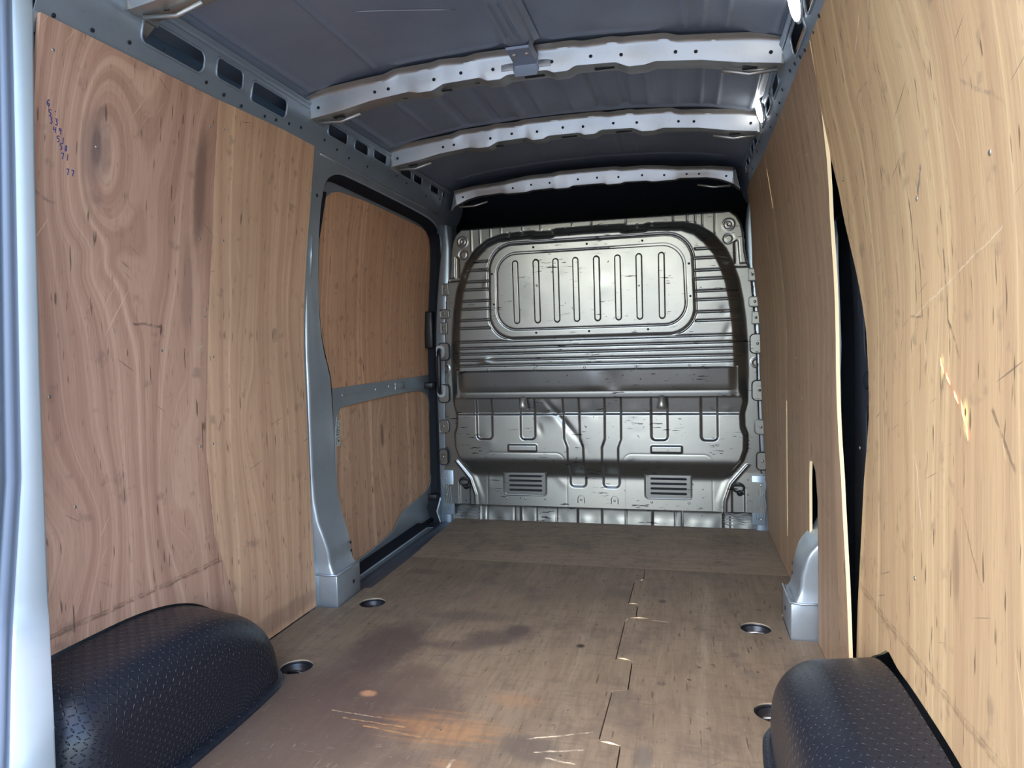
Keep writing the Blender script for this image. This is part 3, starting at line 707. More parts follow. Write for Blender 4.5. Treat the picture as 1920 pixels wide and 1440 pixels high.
# right side: near panel sits behind, middle panel springs inward around the gap
def rnear(y, z, d): return (WX(z) + .004 - .0105 * sstep((z - 1.35) / .2) + .010 * math.exp(-((y - 1.8) / .12) ** 2) * math.exp(-((z - .85) / .45) ** 2) + d, y, z)
archcutR = [(y, arc_at(y, .297) + .008 + .02 * math.exp(-((y - 1.58) / .05) ** 2)) for y in np.linspace(YR + .12, 1.865, 30)]
p3 = [(.88, .30)] + archcutR + [(1.872, .03), (1.865, .16), (1.855, .30), (1.838, .42), (1.816, .62), (1.776, .78), (1.782, .88), (1.800, .98), (1.85, 1.12), (1.905, 1.25), (1.945, 1.42), (1.945, 1.55), (1.93, 1.72), (1.93, 1.785), (.88, 1.775)]
pnC = plate('plywood_panel', p3, [], rnear, .009, W_right_near, None, .07, M_edge)
def rmid(y, z, d):
    b = .030 * math.exp(-((y - 1.92) / .13) ** 2) * (.2 + .8 * math.exp(-((z - .75) / .5) ** 2)) * (1 - sstep((z - 1.2) / .35))
    return (WX(z) - .006 - b + d, y, z)
slot = [(2.335, -.01), (2.335, .50), (2.40, .545), (2.47, .57), (2.485, .54), (2.487, .28), (2.55, .215), (2.57, .10), (2.57, -.01)]
p4 = [(1.852, .004), (2.332, .004), (2.330, .30), (2.334, .46), (2.37, .545), (2.44, .575), (2.478, .56), (2.487, .50), (2.487, .285), (2.53, .235), (2.575, .19), (2.58, .004), (3.02, .004), (3.02, 1.775), (1.945, 1.772), (1.938, 1.55), (1.945, 1.42), (1.95, 1.28), (1.925, 1.05), (1.90, .88), (1.865, .62), (1.852, .35), (1.85, .16)]
pnD = plate('plywood_panel', p4, [], rmid, .009, W_right_mid, None, .07, M_edge)
def rfr(y, z, d): return (WX(z) - .0065 - max(0, (y - 3.02) / .73) * float(np.interp(z, [0, .36, .8, 1.35, 1.69], [.004, .020, .042, .044, .006])) + d, y, z)
p5 = [(3.022, .004), (3.752, .004), (3.752, 1.765), (3.60, 1.79), (3.022, 1.775)]
pnE = plate('plywood_panel', p5, [], rfr, .009, W_right_front, None, .1)
for o, lb in ((pnA, 'reddish plywood wall panel at far left with a big knot and numbers written on it'),
              (pnB, 'plywood wall panel on the left between the knotty panel and the silver pillar'),
              (up_, 'upper plywood panel of the sliding door with rounded top corners'),
              (lo_, 'lower plywood panel of the sliding door carrying a white label'),
              (pnC, 'bright scratched plywood wall panel at far right with a torn gouge'),
              (pnD, 'right plywood panel slotted around the silver pillar foot, its pale edge sprung out'),
              (pnE, 'narrow plywood wall panel on the right meeting the bulkhead')):
    tag(o, lb, 'plywood panel', 'plywood lining panels')
pass
def ct(o):   # move the origin of a one-mesh thing to its base
    vs_ = [v.co for v in o.data.vertices]
    c = Vector((sum(v.x for v in vs_) / len(vs_), sum(v.y for v in vs_) / len(vs_), min(v.z for v in vs_)))
    o.data.transform(Matrix.Translation(-c)); o.location = c
for o in (pnA, pnB, up_, lo_, pnC, pnD, pnE): ct(o)
def screws(panel, s, off, pts):
    for y, z in pts:
        x = s * (WX(z) + off)
        stamp('screw', ('screw', s), lambda: disc('s', (0, 0, 0), (-s, 0, 0), .0042, .0012, M_bolt, None, 8), (x, y, z), panel)
screws(pnA, -1, -.0015, [(1.25, 1.63), (1.376, 1.46), (1.76, 1.62), (1.745, 1.30), (1.775, 1.08), (1.78, 1.10), (1.60, .98), (1.735, .70), (1.25, .88), (1.3, .62)])
screws(pnB, -1, -.0015, [(1.82, 1.63), (1.85, 1.31), (1.81, .96), (1.79, .70), (2.29, 1.55), (2.29, 1.0), (2.29, .5)])
screws(pnC, 1, .004, [(1.86, 1.35), (1.35, 1.2), (1.82, .70), (1.40, .52), (1.05, 1.2)])
screws(pnD, 1, -.0065, [(2.2, 1.5), (2.62, .76), (2.75, .9), (2.1, .3)])
screws(up_, -1, DO + .0035, [(2.72, 1.58), (3.2, 1.585), (3.60, 1.57), (2.56, 1.5), (3.3, 1.1), (2.57, 1.2)])
screws(lo_, -1, DO + .0095, [(2.72, .69), (3.45, .70), (3.3, .47), (3.0, .12)])
# torn splinters at the gouge of the bright panel
for (y, z, l, a) in [(1.262, .915, .035, 1.0), (1.235, .895, .03, .8), (1.17, .845, .05, 1.1), (1.155, .82, .03, 1.3), (1.2, .868, .03, .8)]:
    x = WX(z) + .003; c, s_ = math.cos(a), math.sin(a); wd = .004
    V = [(x, y - l / 2 * c, z + -l / 2 * s_), (x - .001, y + wd, z), (x, y + l / 2 * c * -1 * -1, z + l / 2 * s_), (x - .003, y - wd, z), (x + .003, y, z)]
    mesh('splinter', V, [(0, 1, 3), (1, 2, 3), (0, 4, 1), (1, 4, 2), (2, 4, 3), (3, 4, 0)], M_edge, pnC)
for za, zb in ((.16, .72), (1.50, 1.66)):
    tube('pale_chip', [(rfr(3.022, z, 0)[0] - .0005, 3.0215, z) for z in np.linspace(za, zb, 10)], .0016, M_edge, pnE, 5)
# handwriting
DG = {'6': [[(.7, 1), (.3, .7), (.2, .3), (.5, 0), (.8, .25), (.5, .45), (.25, .3)]],
      '5': [[(.8, 1), (.3, .95), (.25, .6), (.7, .55), (.75, .2), (.3, 0)]],
      '3': [[(.2, .95), (.7, .9), (.4, .55), (.75, .4), (.6, 0), (.2, .05)]],
      '4': [[(.2, .9), (.15, .45), (.7, .45)], [(.65, .9), (.6, 0)]],
      '9': [[(.7, .8), (.35, .95), (.3, .6), (.7, .6), (.7, .9), (.65, 0)]],
      '1': [[(.5, 1), (.45, 0)]],
      '8': [[(.6, .95), (.25, .75), (.7, .3), (.4, 0), (.2, .25), (.7, .7), (.6, .95)]],
      '7': [[(.15, .9), (.75, .95), (.45, 0)]], "'": [[(.5, 1.1), (.5, .9)]],
      'c': [[(.8, .9), (.45, .75), (.75, .5), (.8, .15), (.3, 0)]]}
hw = [('6', 1.247, 1.518), ("5'", 1.252, 1.498), ('33', 1.256, 1.484), ('49', 1.266, 1.467), ('51', 1.275, 1.449), ('58', 1.283, 1.435), ('71', 1.288, 1.416), ('77', 1.303, 1.385)]
ink = []
for txt, y, z in hw:
    k = 0
    for ch in txt:
        for stv in DG[ch]:
            ink.append([(y - .008 + k * .013 + px * .011, z - .007 + pz * .014) for px, pz in stv])
        k += 1
V, F = [], []
for stv in ink:
    for (y0, z0), (y1, z1) in zip(stv, stv[1:]):
        d = math.hypot(y1 - y0, z1 - z0) or 1; ny, nz = -(z1 - z0) / d * .0011, (y1 - y0) / d * .0011
        b = len(V)
        for yy, zz_ in ((y0 + ny, z0 + nz), (y1 + ny, z1 + nz), (y1 - ny, z1 - nz), (y0 - ny, z0 - nz)): V.append((-(WX(zz_) - .0026), yy, zz_))
        F.append((b, b + 1, b + 2, b + 3))
o = mesh('handwriting', V, F, M_ink, pnA); o['label'] = 'column of numbers handwritten in blue marker'
# label on the lower door panel
lb = thing('label', 'small white printed label on the lower sliding door plywood', 'label', (-.955, 2.68, .56))
lm = wmap(-1, DO + .0092)
plate('paper', [(2.650, .565), (2.705, .565), (2.715, .673), (2.665, .673)], [], lm, .0005, M_label, lb, .05)
for i, (a, b, z, h) in enumerate([(.55, .9, .60, .003), (.1, .45, .585, .003), (.1, .5, .595, .003), (.1, .45, .575, .003), (.2, .8, .612, .004), (.1, .9, .621, .002), (.3, .9, .628, .003), (.2, .7, .635, .003), (.6, .85, .583, .008)]):
    y0 = 2.652 + (z - .565) * .12; wd = .052
    plate('print_line', [(y0 + a * wd, z), (y0 + b * wd, z), (y0 + b * wd, z + h), (y0 + a * wd, z + h)], [], wmap(-1, DO + .0088), .0002, M_print, lb, .05)
tube('round_mark', [wmap(-1, DO + .0088)(2.692 + .012 * math.cos(t), .655 + .012 * math.sin(t), 0) for t in np.linspace(0, 6.28, 16)[:-1]], .0012, M_green, lb, 5, True)

# ---- bulkhead
bh = thing('bulkhead', 'silver pressed steel bulkhead across the front with ribs and louvres', 'bulkhead', (0, 3.72, .05))
h = .0036
bx = np.arange(-.87, .8701, h); bz = np.arange(.095, 1.6305, h)
X_, Z2 = np.meshgrid(bx, bz, indexing='ij')
def sdf(poly, X, Z):
    """signed distance, positive inside"""
    d = np.full(X.shape, 1e9); ins = np.zeros(X.shape, bool); n = len(poly)
    for i in range(n):
        ax, ay = poly[i]; cx, cy = poly[(i + 1) % n]
        ex, ey = cx - ax, cy - ay; L2 = ex * ex + ey * ey + 1e-12
        t = np.clip(((X - ax) * ex + (Z - ay) * ey) / L2, 0, 1)
        d = np.minimum(d, np.hypot(X - ax - t * ex, Z - ay - t * ey))
        c = ((ay > Z) != (cy > Z)); 
        with np.errstate(divide='ignore', invalid='ignore'):
            c &= X < (cx - ax) * (Z - ay) / ((cy - ay) or 1e-12) + ax
        ins ^= c
    return np.where(ins, d, -d)
def sst(t): t = np.clip(t, 0, 1); return t * t * (3 - 2 * t)
half = [(.640, .06), (.644, .14), (.684, .25), (.765, .36), (.785, .42), (.787, .50), (.772, .54), (.770, .60), (.785, .66), (.793, .80), (.790, .95), (.782, 1.08), (.770, 1.18), (.752, 1.28), (.722, 1.37), (.69, 1.44), (.63, 1.515), (.56, 1.562), (.48, 1.585), (.30, 1.592), (.28, 1.585), (.2, 1.585), (.18, 1.595), (0.0, 1.597)]
bulge = half + [(-x, z) for x, z in reversed(half[:-1])]
D = sdf(bulge, X_, Z2)
# scalloped outer edge on both sides of the band
PLZ = [.05, .268, .352, .60, .612, .69, .70, .83, 1.0, 1.5, 1.6]; PLV = [.000, -.004, .070, .064, .056, .070, .075, .080, .088, .106, .108]
up_w = .030 + .050 * sst((Z2 - .66) / .12)
topz = sst((Z2 - 1.45) / .12)
wdt = up_w * (1 - .30 * topz)
mask_b = sst(D / wdt)
PT = np.linspace(0, 1.7, 1701); PV = np.interp(PT, PLZ, PLV); PK = np.exp(-(np.arange(-40, 41) / 16.0) ** 2); PK /= PK.sum()
PS = np.convolve(np.pad(PV, 40, mode='edge'), PK, mode='valid'); PV = np.where(PT < .47, PS, PV)
plat = np.interp(Z2, PT, PV)
Yb = 3.705 - plat * mask_b
Yb += .006 * sst(-D / .02) * 0
# lean of the flange
LN = [-.012, 0, -.018]
Yb += np.interp(Z2, [0, .3, 1.6], LN)
def groove(dist, wd, dep): return dep * np.exp(-(dist / wd) ** 2)
inn = sst((D - .03) / .02)
for z in (1.003, .968, .937, .903, .873, .834): Yb += groove(Z2 - z, .0042, .007) * inn
sidem = sst((np.abs(X_) - .527) / .01)
for z in (1.430, 1.385, 1.325, 1.283, 1.223, 1.180, 1.120, 1.077): Yb += groove(Z2 - z, .0040, .007) * sidem * sst((D - .012) / .02)
# top flange flutes
for x in (-.65, -.60, -.54, -.48, -.36, -.26, -.09, .01, .19, .43, .50, .54, .575, .635):
    Yb += .0035 * np.exp(-((X_ - x) / .0032) ** 2) * (Z2 > 1.50) * sst(-D / .01) * (1 if x > 0 else -1)
# little hanging tabs along the top edge of the bulge
for x in (-.40, -.165, .055, .285):
    q = np.hypot(np.maximum(np.abs(X_ - x) - .018, 0), np.maximum(1.577 - Z2, 0) * 1.0) - .020
    Yb += .007 * np.exp(-(q / .0038) ** 2) * (Z2 < 1.590) * (Z2 > 1.54)
# window frame groove in the sheet
qx = np.abs(X_) * (1 + .06 * (Z2 - 1.1)) - .539 + .137; qz = np.abs(Z2 - 1.2635) - .2525 + .137
Dw = .137 - (np.hypot(np.maximum(qx, 0), np.maximum(qz, 0)) + np.minimum(np.maximum(qx, qz), 0))
Yb += .006 * np.exp(-(Dw / .0040) ** 2)
# U shaped swages
def stadium(x0, x1, z0, z1, r):
    cx, cz = (x0 + x1) / 2, (z0 + z1) / 2; qx = np.abs(X_ - cx) - (x1 - x0) / 2 + r; qz = np.abs(Z2 - cz) - (z1 - z0) / 2 + r
    return r - (np.hypot(np.maximum(qx, 0), np.maximum(qz, 0)) + np.minimum(np.maximum(qx, qz), 0))
belowrail = (Z2 < .70)
for x0, x1 in ((-.633, -.545), (-.387, -.306), (.306, .389), (.554, .635)):
    Yb += .011 * sst((stadium(x0, x1, .470, .9, .022) + .005) / .011) * belowrail
sh = np.interp(Z2, [.44, .49], [0, 1])
for s in (-1, 1):
    xc = s * np.interp(Z2, [.2, .43, .475, .9], [.089, .092, .108, .113])
    XX = X_; X_ = X_ - xc
    Yb += .011 * sst((stadium(-.043, .043, .205, .9, .022) + .005) / .011) * belowrail
    X_ = XX
for x0, x1 in ((-.457, -.300), (.304, .459)): Yb -= .008 * sst((stadium(x0, x1, .407, .442, .006) + .004) / .008)
for x0, x1 in ((-.60, -.152), (.16, .61)): Yb += .0008 * np.exp(-(stadium(x0, x1, -.2, .398, .045) / .0026) ** 2)
# diagonal strengthening crease at the lower corners
for s in (-1, 1):
    dd = sdf([(s * .668, .05), (s * .67, .15), (s * .70, .24), (s * .80, .36), (s * .9, .36), (s * .9, .05)], X_, Z2)
    Yb -= .006 * np.exp(-(dd / .006) ** 2) * (Z2 < .34)
    dd = stadium(*((.70, .77) if s > 0 else (-.77, -.70)), .0, .235, .02); Yb += .007 * sst(dd / .008)
    # stamped corner recess at the top
    d2 = sdf([(s * .725, 1.47), (s * .745, 1.475), (s * .752, 1.36), (s * .80, 1.36), (s * .80, 1.34), (s * .66, 1.345), (s * .66, 1.36), (s * .728, 1.362)], X_, Z2)
    Yb += .006 * sst((d2 + .004) / .008) * (np.abs(X_) < .79)
    for zc, rr, sg in ((1.555, .026, -1), (1.485, .022, 1), (1.555, .011, -1)):
        rr_ = np.hypot(X_ - s * .700, Z2 - zc); Yb += sg * .0028 * np.exp(-((rr_ - rr) / .0035) ** 2)
    rr_ = np.hypot(X_ - s * .825, Z2 - .86); Yb -= .004 * np.exp(-((rr_ - .02) / .0035) ** 2)
# dents and oil-canning
rs = np.random.RandomState(3)
for _ in range(46):
    cx, cz = rs.uniform(-.65, .72), rs.uniform(.15, 1.45); a = rs.uniform(.012, .05); am = rs.uniform(-.0022, .0022)
    if cz > 1.03 and abs(cx) < .5: am *= .3
    th_ = rs.uniform(0, 3.14); u = (X_ - cx) * math.cos(th_) + (Z2 - cz) * math.sin(th_); v = -(X_ - cx) * math.sin(th_) + (Z2 - cz) * math.cos(th_)
    Yb += am * np.exp(-(u / a) ** 2 - (v / (a * rs.uniform(.3, 1))) ** 2)
for _ in range(14):
    kx, kz = rs.uniform(-9, 9), rs.uniform(-7, 7); Yb += .00045 * np.sin(kx * X_ + kz * Z2 + rs.uniform(0, 6))
Yb += -.006 * np.exp(-((X_ + .22) / .05) ** 2 - ((Z2 - .64) / .05) ** 2)
Yb += .006 * np.exp(-(((X_ + .18) + (Z2 - .60) * .8) / .02) ** 2 - ((Z2 - .58) / .09) ** 2)
Yb += .006 * np.exp(-((X_ - .60) / .03) ** 2 - ((Z2 - .87) / .03) ** 2) * 0
Yb += -.007 * np.exp(-((X_ + .57) / .03) ** 2 - ((Z2 - .90) / .015) ** 2)
sheet_edge = [(.862, .09), (.858, .25), (.845, .62), (.838, .90), (.825, 1.15), (.812, 1.32), (.79, 1.375), (.782, 1.42), (.776, 1.51), (.765, 1.56), (.745, 1.60), (.71, 1.628), (0, 1.632)]
outl = sheet_edge + [(-x, z) for x, z in reversed(sheet_edge[:-1])]
S = sdf(outl, X_, Z2)
msk = S > -.001
Yb += .02 * sst((.010 - S) / .010) * (Z2 > .3)
BY = Yb.copy(); BXs, BZs = bx, bz
def bhy(x, z):
    i = int(round((x - bx[0]) / h)); j = int(round((z - bz[0]) / h)); return float(BY[i, j])
grid('pressed_sheet', np.stack([X_, Yb, Z2], -1), M_bulk, bh, msk)
# window blanking panel
yw = 3.705 - .088 - .026 + .0
bx2 = np.arange(-.535, .5351, h); bz2 = np.arange(1.014, 1.5151, h)
XW, ZW = np.meshgrid(bx2, bz2, indexing='ij')
def tap(z): return 1 + .02 * (1.25 - z)
def rr2(X, Z, x0, z0, z1, r):
    cx, cz = 0, (z0 + z1) / 2; qx = np.abs(X) * (1 + .06 * (Z - 1.1)) - x0 + r; qz = np.abs(Z - cz + .015 * (X * 0)) - (z1 - z0) / 2 + r
    return r - (np.hypot(np.maximum(qx, 0), np.maximum(qz, 0)) + np.minimum(np.maximum(qx, qz), 0))
Do = rr2(XW, ZW, .531, 1.019, 1.508, .13); Di = rr2(XW, ZW, .492, 1.062, 1.462, .11)
base = np.interp(ZW, [1.0, 1.5], [bhy(.56, 1.04) , bhy(.56, 1.04) - .0])
by0 = bhy(.5, 1.04)
YW = np.full(XW.shape, 0.0)
for j in range(len(bz2)):
    YW[:, j] = 3.705 - np.interp(bz2[j], PLZ, PLV) + np.interp(bz2[j], [0, .3, 1.6], LN)
YW -= .0035 * sst((Do) / .005); YW += .0055 * np.exp(-(Di / .0034) ** 2) + .004 * np.exp(-((Do - .003) / .003) ** 2) * 0 - .001 * sst(Di / .006)
for _ in range(12):
    cx, cz = rs.uniform(-.4, .45), rs.uniform(1.1, 1.42); a = rs.uniform(.02, .07); YW += rs.uniform(-.0012, .0012) * np.exp(-((XW - cx) / a) ** 2 - ((ZW - cz) / a) ** 2)
wp = grid('window_blank', np.stack([XW, YW, ZW], -1), M_bulk, bh, Do > -.002)
wp['label'] = 'rounded blanking panel with eight upright ribs'
for i, x in enumerate((-.381, -.269, -.165, -.061, .047, .154, .261, .372)):
    def mk():
        xs_ = np.linspace(-.021, .021, 19); zs_ = np.linspace(-.172, .172, 110)
        A, B = np.meshgrid(xs_, zs_, indexing='ij')
        qz = np.maximum(np.abs(B) - .150, 0); d = .019 - np.hypot(A, qz)
        Yv = -.0085 * sst((d) / .0075) + .002
        return grid('rib', np.stack([A, Yv, B], -1), M_bulk, None, d > -.0015)
    stamp('rib', ('rib',), mk, (x, float(YW[int((x + .535) / h), 68]) - .0005, 1.258), wp, (math.atan(.018 / .5 + .0138), 0, 0))
for x, z in [(-.28, 1.487), (.0, 1.487), (.28, 1.486), (.505, 1.36), (.51, 1.20), (.30, 1.042), (.0, 1.042), (-.28, 1.042), (-.505, 1.2), (-.51, 1.36)]:
    stamp('rivet', ('rivet',), lambda: disc('r', (0, 0, 0), (0, -1, 0), .0058, .002, M_hole, None, 10, .001), (x, float(YW[int((x + .535) / h), int((z - 1.014) / h)]) - .0015, z), wp)
# folded cross rail
xr_ = np.linspace(-.735, .735, 300); P = []
prof = [(.848, 0.0, .0), (.842, -.006, 0), (.836, -.026, 0), (.80, -.019, 1), (.765, -.012, 1), (.737, -.0065, 1), (.732, -.0035, 0), (.728, -.0015, 0), (.724, -.002, 0), (.712, -.001, 0), (.699, .001, 0), (.697, .006, 0)]
for x in xr_:
    row = []
    for z, dy, wob in prof:
        e = sst(np.array((.735 - abs(x)) / .05)); 
        wv = wob * (.0008 * math.sin(x * 7 + 1) * math.sin(x * 17) - .003 * math.exp(-((x - .02) / .05) ** 2) + .002 * math.exp(-((x - .12) / .04) ** 2))
        row.append((x, 3.607 + float(dy) * float(e) + wv + (1 - float(e)) * .004 + .016 * (.84 - z) * 0 + .012, z))
    P.append(row)
cr_ = grid('cross_rail', np.array(P), M_bulk, bh); cr_.data.set_sharp_from_angle(angle=.9)
for x in (-.54, -.27, -.03, .22, .49):
    stamp('stud', ('stud',), lambda: disc('r', (0, 0, 0), (0, -1, 0), .0065, .003, M_bolt, None, 10, .002), (x, 3.627, .713), cr_)
for x in (-.55, -.295, -.03, .235, .50):
    stamp('stud', ('stud',), lambda: None, (x, bhy(x, .852) - .001, .853), bh)
# hooks below the rail
for x in (-.362, .362):
    hk = []
    for z, wd, yy in [(.700, .014, 3.60), (.690, .017, 3.592), (.670, .020, 3.585), (.652, .024, 3.582), (.640, .027, 3.590), (.634, .026, 3.605), (.632, .020, 3.62)]:
        hk.append([(x - wd, yy + .03, z), (x - wd * .85, yy + .008, z), (x - wd * .4, yy - .006, z), (x + wd * .4, yy - .006, z), (x + wd * .85, yy + .008, z), (x + wd, yy + .03, z)])
    grid('hook', np.array(hk), M_bow, bh)
# louvred vents
for x0, x1 in ((-.503, -.266), (.266, .503)):
    yv = bhy((x0 + x1) / 2, .24) 
    hs_ = [rrect(x0 + .028, x1 - .022, z - .0062, z + .0062, .006, 3) for z in (.286, .260, .234, .208, .182)]
    vmap = lambda u, v, d: (u, yv - .008 + d - .02 * sst(np.array((v - .285) / .08)), v)
    vg = plate('vent_grille', rrect(x0, x1, .155, .315, .018), hs_, vmap, .0035, M_bulk, bh, .03)
    tube('rim', [(u, vmap(u, v, 0)[1], v) for u, v in rrect(x0, x1, .155, .315, .018)], .005, M_bulk, vg, 6, True)
    mesh('vent_shade_sheet', [(u, vmap(u, v, 0)[1] + .0042, v) for u, v in ((x0 + .02, .172), (x1 - .015, .172), (x1 - .015, .296), (x0 + .02, .296))], [(0, 1, 2, 3)], M_vent_shade, vg)  # flat black sheet close behind the slots, painting in the shade inside the vent
for x in (-.49, -.275, -.385, .30, .49):
    stamp('stud', ('stud',), lambda: None, (x, bhy(x, .135) - .001, .135), bh)
for x in (-.07, .085, -.075 + .0):
    pass
for x in (-.075, .105):
    tube('tab_outline', [(x - .018, bhy(x, .13), .118), (x - .018, bhy(x, .14), .145), (x - .01, bhy(x, .15), .158), (x + .01, bhy(x, .15), .158), (x + .018, bhy(x, .14), .145), (x + .018, bhy(x, .13), .118)], .0022, M_bulk, bh, 6)
    stamp('stud', ('stud',), lambda: None, (x, bhy(x, .135) - .001, .137), bh)
# mounting tabs on both edges
for s in (-1, 1):
    for z, wd, hh, rr in ((1.30, .028, .030, .004), (1.165, .040, .024, .012), (1.085, .028, .030, .004), (.955, .050, .048, .020), (.72, .050, .050, .020), (.535, .042, .036, .018), (.362, .040, .045, .018)):
        xe = float(np.interp(z, [.09, .25, .62, .9, 1.15, 1.32], [.862, .858, .845, .838, .825, .812]))
        x0, x1 = xe - wd * .75, xe + wd * .5
        tb = plate('mounting_tab', [(s * u, v) for u, v in rrect(x0, x1, z - hh, z + hh, rr, 4)], [], lambda u, v, d: (u, 3.684 + d, v), .006, M_bulk, bh, .05)
        tube('tab_rim', [(s * u, 3.6835, v) for u, v in rrect(x0, x1, z - hh, z + hh, rr, 4)], .003, M_hole if hh > .04 else M_bulk, tb, 6, True)
        disc('bolt', (s * (xe - .002), 3.684, z), (0, -1, 0), .007, .002, M_bulk, tb, 10, .002)
# front posts that the bulkhead is bolted to
for s, lbn in ((-1, 'silver front post between the bulkhead and the sliding door opening'), (1, 'silver front post behind the right edge of the bulkhead')):
    fp = thing('front_post', lbn, 'pillar', (s * .87, 3.74, 0))
    P = []
    for z in np.linspace(-.02, 1.66, 40):
        xi = np.interp(z, [0, 1.2, 1.4, 1.55, 1.66], [.82, .80, .79, .785, .80]); xo = WX(z)
        P.append([(s * xi, 3.80, z), (s * xi, 3.725, z), (s * (xi + .01), 3.716, z), (s * (xo - .008), 3.716, z), (s * (xo + .002), 3.73, z), (s * (xo + .004), 3.80, z)])
    grid('post', np.array(P), M_body, fp)
    P = []
    for z in np.linspace(1.60, 1.86, 10):
        t = (z - 1.60) / .26; P.append([(s * (RX(max(z, 1.69)) - .004 - .05 * (1 - t) * 0), y, z) for y in (3.62, 3.72, 3.80, 3.95)])
    grid('upper_gusset', np.array(P), M_body, fp)
    # corner reinforcement with rivets
    box('corner_plate', min(s * .80, s * .868), max(s * .80, s * .868), 3.702, 3.716, .03, .285, M_body, fp, .003)
    for z in (.06, .10, .145, .19, .235): disc('rivet', (s * .845, 3.700, z), (0, -1, 0), .004, .0015, M_bolt, fp, 8)
    for k in range(5):
        tube('sealant_bead', [(s * (.865 - .012 * k + .004 * math.sin(z * 60 + k)), 3.697 - .002 * (k % 2), z) for z in np.linspace(.06, .27 - .02 * k, 14)], .0016, M_pillar, fp, 5)
# sill channel along the foot of the bulkhead
sc = thing('sill_channel', 'low silver channel along the floor under the bulkhead', 'sill', (0, 3.74, 0))
xs_ = np.linspace(-.86, .862, 400); P = []
jn = [-.66, -.62, -.46, -.42, -.335, -.22, -.10, .03, .16, .30, .42, .455, .66, .70]
for x in xs_:
    g = sum(.0035 * math.exp(-((x - j) / .0035) ** 2) * (1 if i % 3 else -1.4) for i, j in enumerate(jn))
    wv = .0012 * math.sin(x * 31) + .0012 * math.sin(x * 67 + 2)
    P.append([(x, 3.738 + g + wv, 0 - .01), (x, 3.741 + g + wv, .03), (x, 3.745 + g - wv, .07), (x, 3.744 + g, .086), (x, 3.741, .090), (x, 3.728, .096), (x, 3.724, .103), (x, 3.735, .104)])
grid('face', np.array(P), M_bulk, sc).data.set_sharp_from_angle(angle=.9)
for x in (-.62, -.47, -.35, -.19, -.02, .14, .27, .41, .58): box('clip', x - .008, x + .008, 3.718, 3.727, .098, .112, M_hole, sc, .002)
box('dark_joint', -.63, .64, 3.727, 3.735, .1035, .114, M_hole, sc)
for s in (-1, 1):
    for k in range(5):
        tube('sealant_bead', [(s * (u + .004 * math.sin(k * 2 + u * 50)), 3.741, .02 + .014 * k + .004 * math.sin(u * 70 + k)) for u in np.linspace(.66, .855, 14)], .003, M_bulk, sc, 5)

# ---- lashing rings on the bulkhead
for s, lbn in ((-1, 'black lashing ring at the lower left corner of the bulkhead'), (1, 'black lashing ring at the lower right corner of the bulkhead')):
    yb_ = bhy(s * .735, .2)
    lr = thing('lashing_ring', lbn, 'lashing ring', (s * .735, yb_, .20), 'lashing rings')
    c = (s * .735, yb_ - .018, .222)
    tube('ring', [(c[0] + .026 * math.cos(t), c[1] - .004 * math.sin(t), c[2] + .024 * math.sin(t)) for t in np.linspace(0, 2 * math.pi, 25)[:-1]], .0042, M_black, lr, 8, True)
    disc('stud', (s * .735 + .008, yb_, .192), (0, -1, .2), .016, .012, M_black, lr, 12, .006)
    tube('keeper', [(s * .735 - .012, yb_ - .01, .202), (s * .735 + .008, yb_ - .024, .198), (s * .735 + .024, yb_ - .01, .19)], .006, M_black, lr, 6)

# ---- grab handle
gh = thing('grab_handle', 'black grab handle standing beside the left edge of the bulkhead', 'handle', (-.845, 3.68, .72))
tube('grip', [(-.848, 3.665, .965), (-.843, 3.64, .955), (-.840, 3.632, .92), (-.840, 3.63, .85), (-.842, 3.632, .77), (-.846, 3.64, .735), (-.85, 3.665, .725)], .0115, M_black, gh, 10)
for z in (.955, .735): 
    plate('handle_cup', rrect(-.872, -.826, z - .035, z + .035, .018, 4), [], lambda u, v, d: (u, 3.676 + d, v), .008, M_white, gh, .05)

# ---- wheel arch covers
def diamond(name):
    g = G(name); u, v = g.uv()
    k = 1 / .016
    def bars(u_, v_, ou, ov, ang):
        uu = g.add(g.mul(u_, k), ou); vv = g.add(g.mul(v_, k), ov)
        fu = g.sub(g.M('FRACT', g.mul(uu, .5)), .5); fv = g.sub(g.M('FRACT', g.mul(vv, .5)), .5)
        c, s = math.cos(ang), math.sin(ang)
        a = g.add(g.mul(fu, c), g.mul(fv, s)); b = g.sub(g.mul(fv, c), g.mul(fu, s))
        r = g.add(g.M('POWER', g.M('ABSOLUTE', g.mul(a, 4.4)), 2.0), g.M('POWER', g.M('ABSOLUTE', g.mul(b, 15.0)), 2.0))
        return g.ss(r, .2, 1.0, 1, 0)
    hgt = g.M('MAXIMUM', bars(u, v, 0.0, 0.0, .78), bars(u, v, 1.0, 1.0, .78))
    hgt = g.M('MAXIMUM', hgt, g.M('MAXIMUM', bars(u, v, 1.0, 0.0, -.78), bars(u, v, 0.0, 1.0, -.78)))
    g.set('Base Color', (.010, .012, .018, 1)).set('Roughness', .34).set('Specular IOR Level', .5)
    g.bump(hgt, 1.0, .0032); return g.m
M_arch = diamond('black treadplate plastic')
